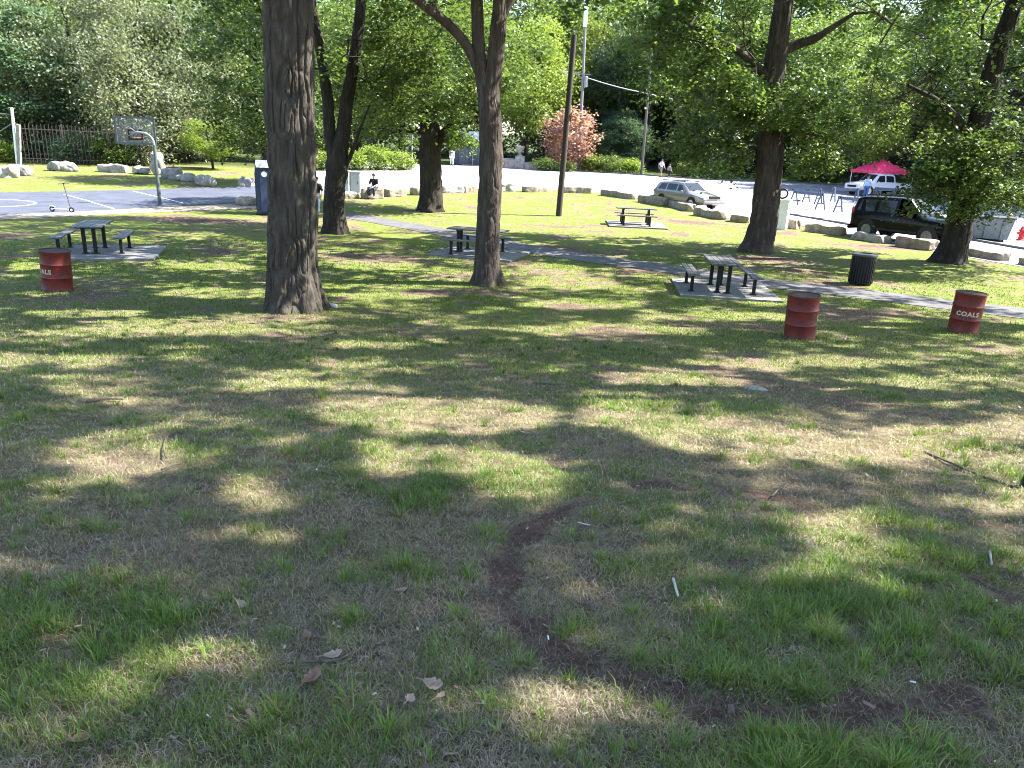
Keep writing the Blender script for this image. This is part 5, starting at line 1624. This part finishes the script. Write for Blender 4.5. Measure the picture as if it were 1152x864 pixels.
# ------------------------------------------------------------------ canopies, sawhorses, skip
def canopy(px, py, W, D, hEave, hPeak, rz, m, label, pw=1.0):
    p = at(px, py)
    root = empty('canopy_tent', (p.x, p.y, p.z), rz)
    b = MB()
    n = 8
    def zz(u, v):
        k = max(abs(u), abs(v)); return hPeak - (hPeak - hEave) * (k ** pw)
    g = [[b.b.verts.new((W / 2 * u, D / 2 * v, zz(u, v))) for u in np.linspace(-1, 1, n + 1)] for v in np.linspace(-1, 1, n + 1)]
    for i in range(n):
        for j in range(n): b.b.faces.new((g[i][j], g[i][j + 1], g[i + 1][j + 1], g[i + 1][j]))
    c = b.build('canopy_top', m, root)
    c.modifiers.new('t', 'SOLIDIFY').thickness = .012
    b = MB()
    for (a, e) in (((-1, -1), (1, -1)), ((1, -1), (1, 1)), ((1, 1), (-1, 1)), ((-1, 1), (-1, -1))):
        a_, e_ = Vector((a[0] * W / 2 * 1.004, a[1] * D / 2 * 1.004, 0)), Vector((e[0] * W / 2 * 1.004, e[1] * D / 2 * 1.004, 0))
        for q in range(6):
            u, v = a_ + (e_ - a_) * (q / 6), a_ + (e_ - a_) * ((q + .94) / 6)
            b.poly([u + Vector((0, 0, hEave + .015)), v + Vector((0, 0, hEave + .015)), v + Vector((0, 0, hEave - .22)), (u + v) / 2 + Vector((0, 0, hEave - .26)), u + Vector((0, 0, hEave - .22))])
    c = b.build('valance', m, root); c.modifiers.new('t', 'SOLIDIFY').thickness = .008
    for sx in (-1, 1):
        for sy in (-1, 1):
            b = MB(); b.box((sx * (W / 2 - .06), sy * (D / 2 - .06), hEave / 2), (.05, .05, hEave)); b.box((sx * (W / 2 - .06), sy * (D / 2 - .06), .01), (.14, .14, .02)); b.build('leg', M_WHITE, root)
    b = MB()
    for sy in (-1, 1): b.cyl((-W / 2 + .06, sy * (D / 2 - .06), hEave - .25), (W / 2 - .06, sy * (D / 2 - .06), hEave - .25), .018, .018, 6)
    b.build('truss', M_WHITE, root)
    tag(root, label, 'canopy tent')


canopy(986, 219, 3.3, 3.3, 2.0, 2.95, R(28), mat('red_canopy_cloth', (.80, .035, .13), (.86, .05, .17), rough=.7), 'bright red peaked canopy tent above the white pickup')
canopy(1030, 216, 3.4, 3.0, 2.2, 3.1, R(10), mat('teal_canopy_cloth', (.08, .34, .38), (.12, .42, .46), rough=.7), 'teal canopy tent right of the red canopy, half behind leaves')


def sawhorse(a, c, h, label, m):
    pa, pc = at(*a), at(*c)
    d = pc - pa; L = math.hypot(d.x, d.y)
    root = empty('sawhorse', ((pa.x + pc.x) / 2, (pa.y + pc.y) / 2, (pa.z + pc.z) / 2), math.atan2(d.y, d.x))
    b = MB(); b.box((0, 0, h - .07), (L + .3, .045, .2)); b.build('plank', m, root)
    for s in (-1, 1):
        for t in (-1, 1):
            b = MB(); x = s * L / 2
            p0, p1 = Vector((x + .05, t * .36, 0)), Vector((x - .02 * s, t * .05, h + .05))
            dd = p1 - p0; mid = (p0 + p1) / 2
            b.box(mid, (.09, .05, dd.length), (-math.atan2(dd.y, dd.z), 0, 0)); b.build('leg', m, root)
        b = MB(); b.box((s * L / 2 + .03, 0, h * .38), (.03, .44, .08)); b.build('cross_brace', m, root)
    tag(root, label, 'sawhorse', 'wooden sawhorse barricades')


M_SAW = mat('sawhorse_blue', (.05, .07, .11), (.11, .14, .19), scale=7, rough=.7)
sawhorse((892, 231), (922, 236.5), 1.0, 'sawhorse barricade nearest the white pillar', M_SAW)
sawhorse((906, 228), (920, 230), 1.0, 'sawhorse barricade standing behind the one nearest the white pillar', M_SAW)
sawhorse((936, 227.5), (962, 228.5), 1.0, 'sawhorse barricade straight behind the rear of the black car, farther one', M_SAW)
sawhorse((942, 239), (966, 243), 1.0, 'sawhorse barricade touching the rear of the black car in view, nearer one', M_SAW)
sawhorse((984, 226), (1004, 228), 1.0, 'sawhorse barricade in front of the white pickup', M_SAW)

p = at(1113, 271.5)
root = empty('waste_skip', (p.x, p.y + .7, gz(p.x, p.y)), R(-24))
MSK = mat('grey_skip_paint', (.12, .14, .15), (.2, .22, .23), scale=4, rough=.6)
b = MB(); b.prism([(-1.1, -.65, .12), (1.0, -.65, .12), (1.15, -.7, 1.1), (-1.15, -.7, 1.1)], (0, 1.35, 0)); b.build('bin', MSK, root)
b = MB(); b.box((0, -.02, 1.13), (2.4, 1.5, .07), bev=.02); b.build('lid', mat('dark_lid', (.03, .03, .033), (.05, .05, .055)), root)
for x in (-.7, 0, .7):
    b = MB(); b.box((x, -.705, .6), (.07, .05, .92)); b.build('rib', MSK, root)
for x in (-.85, .85):
    for y in (-.45, .5):
        b = MB(); b.cyl((x - .03, y, .07), (x + .03, y, .07), .07, .07, 10); b.build('caster', M_TYRE, root)
tag(root, 'grey steel waste skip behind the leaning tree at right', 'waste skip')
p = at(1148, 270.5)
root = empty('fire_hydrant', p)
MH = mat('hydrant_red', (.5, .03, .03), (.6, .05, .05), rough=.45)
b = MB(); b.lathe([(.2, 0), (.2, .05), (.13, .07), (.13, .45), (.17, .47), (.17, .52), (.13, .55), (.09, .66), (.03, .7), (.001, .7)], 18); b.build('barrel', MH, root, smooth=True)
b = MB(); b.cyl((-.24, 0, .36), (.24, 0, .36), .075, .075, 12); b.cyl((0, -.24, .34), (0, 0, .34), .09, .09, 12); b.build('nozzle', MH, root)
b = MB(); b.cyl((.03, .18, 0), (.03, .18, 1.2), .03, .03, 8); b.build('marker_rod', M_WHITE, root)
tag(root, 'red hydrant with white marker rod at the right edge beside the skip', 'hydrant')

# dark stake cut by the right edge
p = at(1152, 546)
root = empty('wooden_stake', (p.x, p.y, p.z))
b = MB(); b.cyl((.01, 0, -.05), (.025, 0, .12), .04, .035, 9); b.build('shaft', M_BLACK, root)
tag(root, 'short black stake in tall grass at the right picture edge', 'stake')


# ------------------------------------------------------------------ litter on the near grass
def surf(px, py): return at(px, py)


def twig(pts, r, label, m, lift=.012):
    P = [surf(*q) for q in pts]
    b = MB()
    P = [q + Vector((0, 0, lift + .004 * (k % 2))) for k, q in enumerate(P)]
    for k, (a, c) in enumerate(zip(P, P[1:])):
        b.cyl(a, c, r * (1 - .5 * k / len(P)), r * (1 - .5 * (k + 1) / len(P)), 7)
        b.sph(c, (r * .9,) * 3, 6)
    o = b.build('twig', m)
    tag(o, label, 'twig', 'twigs and sticks on the grass')


M_TWIG = mat('twig_bark', (.05, .035, .025), (.13, .10, .075), scale=30, rough=.9)
M_PALEWOOD = mat('pale_wood', (.34, .32, .29), (.5, .48, .44), scale=30, rough=.8)
twig([(187, 518), (184, 507), (186, 498), (190, 492), (196, 488)], .007, 'thin crooked twig lying in the large sunny patch at left', M_TWIG, .02)
twig([(182, 530), (196, 525), (204, 523)], .008, 'short dark stick just below the crooked twig in the sunny patch', M_TWIG)
twig([(98, 453), (120, 450), (138, 450)], .014, 'dark stick on the brown patch at far left', M_TWIG)
twig([(757, 655), (762, 675)], .007, 'white straight stick lying inside the worn soil ring', M_PALEWOOD, .02)
twig([(650, 591), (663, 595)], .0045, 'short pale stick near the top of the worn soil ring', M_PALEWOOD, .02)
twig([(743, 578), (755, 589)], .006, 'thin dark stick above the white stick, inside the ring', M_TWIG)
twig([(340, 748), (362, 749), (380, 746), (392, 741)], .007, 'dark twig crossing the dead leaves low at left of centre', M_TWIG, .015)
twig([(830, 690), (818, 696), (812, 704)], .006, 'small bent twig left of the tall bright tuft', M_TWIG)
twig([(1113, 622), (1115, 638)], .007, 'grey stick near the right worn soil streak', M_PALEWOOD)
twig([(50, 676), (72, 670)], .006, 'thin dark twig in the shade near the left edge', M_TWIG)
twig([(1040, 508), (1090, 530), (1120, 541), (1146, 549)], .010, 'long half buried root running to the right edge', M_TWIG, .0)
twig([(600, 432), (655, 436)], .012, 'thin stick across the shaded grass above the middle', M_TWIG)
twig([(868, 560), (880, 548), (888, 545)], .006, 'small forked stick on the small bare patch right of centre', M_TWIG)


def dead_leaf(px, py, L, rz, label, m, curl=.6):
    p = surf(px, py)
    b = MB()
    n = 9
    out = []
    for k in range(n):
        t = k / (n - 1)
        lob = .5 + .5 * math.cos(t * PI * 6)
        w = L * (.10 + .26 * math.sin(PI * min(1, t * 1.05)) * (.45 + .55 * lob)) * (1 if t < .97 else .2)
        out.append((t * L - L / 2, w, curl * L * (t - .5) ** 2 * 1.5))
    c = [b.b.verts.new((x, 0, z)) for x, w, z in out]
    l = [b.b.verts.new((x + w * .3, w, z + w * curl)) for x, w, z in out]
    r = [b.b.verts.new((x + w * .3, -w, z + w * curl * .6)) for x, w, z in out]
    for k in range(n - 1):
        b.b.faces.new((c[k], c[k + 1], l[k + 1], l[k])); b.b.faces.new((r[k], r[k + 1], c[k + 1], c[k]))
    b.cyl((-L / 2 - .03, 0, .004 + curl * L * .35), (-L / 2, 0, curl * L * .37), .0018, .002, 5)
    o = b.build('dead_leaf', m)
    o.modifiers.new('t', 'SOLIDIFY').thickness = .0012
    o.location = p + Vector((0, 0, .014)); o.rotation_euler = (R(random.uniform(-14, 14)), R(random.uniform(-14, 14)), rz)
    tag(o, label, 'leaf', 'dead oak leaves on the grass')


M_LEAFBROWN = mat('dead_leaf_brown', (.09, .05, .03), (.20, .12, .075), scale=30, rough=.7)
M_LEAFPALE = mat('dead_leaf_pale', (.20, .135, .095), (.36, .27, .20), scale=30, rough=.7)
for (px, py, L, rz, lab, m) in [(376, 742, .095, .2, 'pale tan dead leaf pointing along the dark twig', M_LEAFPALE), (352, 768, .12, 1.1, 'large brown oak leaf just below the dark twig', M_LEAFBROWN), (346, 720, .08, 2.0, 'brown curled leaf above the dark twig', M_LEAFBROWN),
                                (401, 806, .10, -.9, 'reddish brown dead leaf at the bottom, left of centre', M_LEAFBROWN), (460, 792, .075, 1.3, 'pale curled leaf standing near the bottom centre', M_LEAFPALE), (488, 775, .10, -.35, 'pale tan torn leaf right of the curled one', M_LEAFPALE),
                                (496, 787, .05, .8, 'small tan leaf scrap beside the torn leaf', M_LEAFPALE), (452, 668, .07, .3, 'tan leaf lying above the lush tuft left of centre', M_LEAFPALE), (272, 684, .075, -.5, 'whitish dead leaf in the shade left of centre', M_LEAFPALE),
                                (208, 686, .08, .2, 'tan leaf left of the whitish one', M_LEAFPALE), (254, 542, .10, -.6, 'brown leaf beside the small sunny tuft', M_LEAFBROWN), (590, 490, .12, .1, 'tan leaf in the middle of the bank', M_LEAFPALE), (30, 437, .16, .4, 'brown leaf near the left edge, far up the grass', M_LEAFBROWN), (315, 490, .1, 0.1, 'pale leaf right of the crooked twig', M_LEAFPALE), (90, 838, .09, .9, 'brown leaf at the bottom left corner', M_LEAFBROWN)]:
    dead_leaf(px, py, L * .78, rz, lab, m)
M_QUARTZ = mat('white_stone', (.5, .5, .5), (.66, .65, .64), scale=20, rough=.7)
stone('pebble', surf(850, 437) + Vector((0, 0, -.01)), .30, .2, .09, .3, 90, M_PALESTONE, 'pale flat stone set in the shaded grass right of centre', 'stone', None, rough=.02, rnd=.2)
stone('pebble', surf(370, 346) + Vector((0, .1, -.01)), .34, .26, .14, .2, 91, M_PALESTONE, 'pale stone tucked at the right foot of the thick grey trunk', 'stone', None, rough=.02, rnd=.2)


def litter():
    """wood chips, crumbs of bark and white flecks scattered through the near grass"""
    r = np.random.default_rng(31)
    n = 2600
    rr = 1.3 * (13 / 1.3) ** r.random(n); th = r.uniform(-.78, .78, n)
    x, y = rr * np.sin(th), rr * np.cos(th)
    z = ground(x, y) + .012
    L = r.uniform(.003, .011, n) * (1 + .05 * rr) * np.where(r.random(n) < .08, 2.2, 1); W = L * r.uniform(.15, .5, n)
    az = r.uniform(0, 2 * PI, n)
    a = np.stack([np.cos(az), np.sin(az), r.normal(0, .15, n)], 1); s = np.stack([-np.sin(az), np.cos(az), r.normal(0, .2, n)], 1)
    P = np.stack([x, y, z + .004], 1)
    up = np.array([[0, 0, 1.0]]) * (W * .5)[:, None]
    V = np.stack([P - a * L[:, None] - s * W[:, None], P + a * L[:, None] - s * W[:, None], P + a * L[:, None] + s * W[:, None], P - a * L[:, None] + s * W[:, None], P - a * L[:, None] * .7 + up, P + a * L[:, None] * .7 + up], 1).reshape(-1, 3)
    i = (np.arange(n) * 6)[:, None]
    Q = np.concatenate([i + [0, 1, 5, 4], i + [2, 3, 4, 5]]); T = np.concatenate([i + [1, 2, 5], i + [3, 0, 4]])
    pal = np.array([(.10, .07, .05), (.16, .11, .08), (.05, .035, .028), (.30, .24, .18), (.55, .53, .50)])
    c = pal[r.choice(5, n, p=[.36, .30, .2, .12, .02])]
    me = np_mesh('litter', V, [Q, T], np.repeat(c, 6, 0))
    m, nt, b = nodes('litter'); at_ = N(nt, 'ShaderNodeAttribute', attribute_name='tint'); nt.links.new(at_.outputs['Color'], b.inputs['Base Color']); b.inputs['Roughness'].default_value = .9
    tag(link('leaf_litter', me, m), 'scatter of bark crumbs, wood chips and pale flecks through the near grass', 'litter', kind='stuff')


litter()


# ------------------------------------------------------------------ grass blades
def grass():
    r = np.random.default_rng(99)
    def scatter(n, r0, r1, half=.86):
        rr = r0 * (r1 / r0) ** r.random(n); th = r.uniform(-half, half, n)
        return rr * np.sin(th), rr * np.cos(th), rr
    Vs, Fs, Cs = [], [], []
    off = 0

    def add(x, y, rr, L, lean, wid, col, zoff=0.0, az=None):
        nonlocal off
        n = len(x)
        z = ground(x, y) + zoff
        near = (1 - sstep(11, 16, y)) * (1 - sstep(9, 14, np.abs(x)))
        z = z + near * ((fbm(x * 2, y * 2, 5) - .5) * .07 + (fbm(x * 11, y * 11, 6, 2) - .5) * .022 - .02 * bare_map(x, y)) - .004
        az = r.uniform(0, 2 * PI, n) if az is None else az
        d = np.stack([np.cos(az), np.sin(az), 0 * az], 1)
        tw = az + PI / 2 + r.normal(0, .6, n); s = np.stack([np.cos(tw), np.sin(tw), 0 * az], 1) * wid[:, None]
        P = np.stack([x, y, z], 1)
        up = np.array([[0, 0, 1.0]])
        h1 = (L * .55 * np.cos(lean * .6))[:, None]; o1 = (L * .55 * np.sin(lean * .6))[:, None]
        h2 = h1 + (L * .5 * np.cos(np.minimum(lean * 1.7, 1.75)))[:, None]; o2 = o1 + (L * .5 * np.sin(np.minimum(lean * 1.7, 1.75)))[:, None]
        V = np.stack([P - s, P + s, P + d * o1 + up * h1 + s * .75, P + d * o1 + up * h1 - s * .75, P + d * o2 + up * h2], 1).reshape(-1, 3)
        i = (np.arange(n) * 5)[:, None] + off
        Fs.append(((i + [0, 1, 2, 3]), (i + [3, 2, 4])))
        Vs.append(V); Cs.append(np.repeat(col, 5, 0)); off += n * 5

    def ok_place(x, y):
        k = dist_line(x, y, path_line) > .86
        for p in pads: k &= ~in_poly(x, y, p)
        return k
    def shade_of(n, x, y, dryp):
        t = np.clip(r.normal(.5, .25, n) + (fbm(x * .9, y * .9, 61) - .5) * .8, 0, 1)[:, None]
        c = np.array([[.058, .115, .020]]) * (1 - t) + np.array([[.175, .255, .050]]) * t
        c = c * (1 - .22 * sstep(6, 12, y))[:, None]  # deeper shade of the middle lawn put into the blade colour
        return np.where((r.random(n) < dryp)[:, None], np.array([[.24, .225, .10]]) * (.6 + .7 * r.random((n, 1))), c)
    # green blades
    x, y, rr = scatter(700000, 1.15, 27)
    ba, lu, ar = bare_map(x, y), lush_map(x, y), arc_map(x, y)
    tuft = fbm(x * 7, y * 7, 55, 2)
    dens = np.clip(.42 + 2.2 * (tuft - .45) + lu * .7, .04, 1) * (1 - np.clip(ba * .9, 0, .85)) + lu * .15
    dens = np.clip(dens * (1 + .6 * sstep(6, 11, rr)), 0, 1) * (1 - .97 * ar)
    k = (r.random(len(x)) < dens) & ok_place(x, y)
    x, y, rr, lu, ba = x[k], y[k], rr[k], lu[k], ba[k]
    n = len(x)
    L = (.020 + .040 * r.random(n) ** 1.5 + .045 * lu * r.random(n) + .030 * fbm(x * 3, y * 3, 71)) * (1 - .4 * ba)
    L = np.where(rr > 12, np.minimum(L, .075), L)
    wid = np.maximum(.0017, rr * .00036) * (.7 + .6 * r.random(n)) * (1 + .3 * lu)
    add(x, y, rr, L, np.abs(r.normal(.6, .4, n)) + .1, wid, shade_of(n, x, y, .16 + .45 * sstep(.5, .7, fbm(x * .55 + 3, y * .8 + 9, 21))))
    # tufts: blades fanning out of one crown
    x, y, rr = scatter(5200, 1.3, 13)
    lu, ba, ar = lush_map(x, y), bare_map(x, y), arc_map(x, y)
    k = (r.random(len(x)) < np.clip(.10 + lu * 1.0 + .5 * (fbm(x * 1.5, y * 1.5, 91) - .45), 0, 1) * (1 - ba * .8) * (1 - ar)) & ok_place(x, y)
    cx, cy_, lu = x[k], y[k], lu[k]
    cnt = (14 + 34 * r.random(len(cx)) * (1 + lu)).astype(int)
    idx = np.repeat(np.arange(len(cx)), cnt)
    n = len(idx)
    az = r.uniform(0, 2 * PI, n); rad = np.abs(r.normal(0, .028, n)) * (1 + .8 * lu[idx])
    x, y = cx[idx] + np.cos(az) * rad, cy_[idx] + np.sin(az) * rad
    hgt = (.05 + .045 * r.random(len(cx)) + .055 * lu)[idx]
    L = hgt * (.6 + .6 * r.random(n))
    wid = np.maximum(.0020, np.hypot(x, y) * .00036) * (.7 + .6 * r.random(n))
    tone = (.85 + .4 * r.random(len(cx)))[idx][:, None]
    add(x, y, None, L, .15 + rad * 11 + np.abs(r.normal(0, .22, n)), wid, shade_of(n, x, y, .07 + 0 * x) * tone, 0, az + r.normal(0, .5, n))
    # thatch: dry blades lying nearly flat
    x, y, rr = scatter(420000, 1.15, 20)
    ba, lu, ar = bare_map(x, y), lush_map(x, y), arc_map(x, y)
    th = fbm(x * 1.3 + 9, y * 1.3, 83)
    k = (r.random(len(x)) < np.clip(.38 + 1.6 * (th - .4) + .4 * ba - .4 * lu, .08, .95) * (1 - .78 * ar) * (1 - .62 * sstep(6.5, 12, y))) & ok_place(x, y)
    x, y, rr, ba, ar = x[k], y[k], rr[k], ba[k], ar[k]
    n = len(x)
    L = .022 + .040 * r.random(n)
    wid = np.maximum(.0012, rr * .00032) * (.7 + .7 * r.random(n))
    t = r.random((n, 1))
    c = np.array([[.22, .17, .12]]) * (1 - t) + np.array([[.54, .46, .345]]) * t
    c = c * np.where(r.random((n, 1)) < .25, .45, 1) * (1 - .3 * ba[:, None]) * (1 - .35 * ar[:, None])
    add(x, y, rr, L, r.uniform(1.15, 1.6, n), wid, c, .006)
    V = np.concatenate(Vs)
    me = np_mesh('grass', V, [np.concatenate([f[0] for f in Fs]), np.concatenate([f[1] for f in Fs])], np.concatenate(Cs))
    tag(link('lawn_grass', me, GRASS), 'thin patchy grass with tufts and dry thatch over the whole bank', 'grass', kind='stuff')


grass()

# ------------------------------------------------------------------ light, sky, camera
w = bpy.data.worlds.new('World'); scene.world = w
w.use_nodes = True
nt = w.node_tree
bgn = nt.nodes['Background']
sk = nt.nodes.new('ShaderNodeTexSky'); sk.sky_type = 'NISHITA'; sk.sun_disc = False
sk.sun_elevation = SUN_EL; sk.sun_rotation = SUN_AZ; sk.air_density = 1.0; sk.dust_density = .8
nt.links.new(sk.outputs[0], bgn.inputs[0]); bgn.inputs[1].default_value = .107
ld = bpy.data.lights.new('sun', 'SUN'); ld.energy = 5.0; ld.angle = R(.53); ld.color = (1, .955, .88)
lo = bpy.data.objects.new('sun', ld); COL.objects.link(lo)
lo.rotation_euler = Vector(SUN).to_track_quat('Z', 'Y').to_euler()
lo.location = (60, 20, 60)

cd = bpy.data.cameras.new('camera'); cd.sensor_fit = 'HORIZONTAL'; cd.sensor_width = 36; cd.lens = 36 * F_PX / 1152
cd.clip_start = .05; cd.clip_end = 1500
co = bpy.data.objects.new('camera', cd); COL.objects.link(co)
co.matrix_world = Matrix.Translation((0, 0, EYE)) @ CAM_M
scene.camera = co

scene.view_settings.view_transform = 'Standard'
scene.view_settings.look = 'None'
scene.view_settings.gamma = 1
scene.view_settings.use_curve_mapping = False
scene.view_settings.exposure = 2.54
cy = scene.cycles
cy.max_bounces = 6; cy.diffuse_bounces = 3; cy.glossy_bounces = 2; cy.transmission_bounces = 4; cy.transparent_max_bounces = 8
cy.use_denoising = True
cy.filter_width = 1.0
cy.sample_clamp_indirect = 6
cy.caustics_reflective = False; cy.caustics_refractive = False
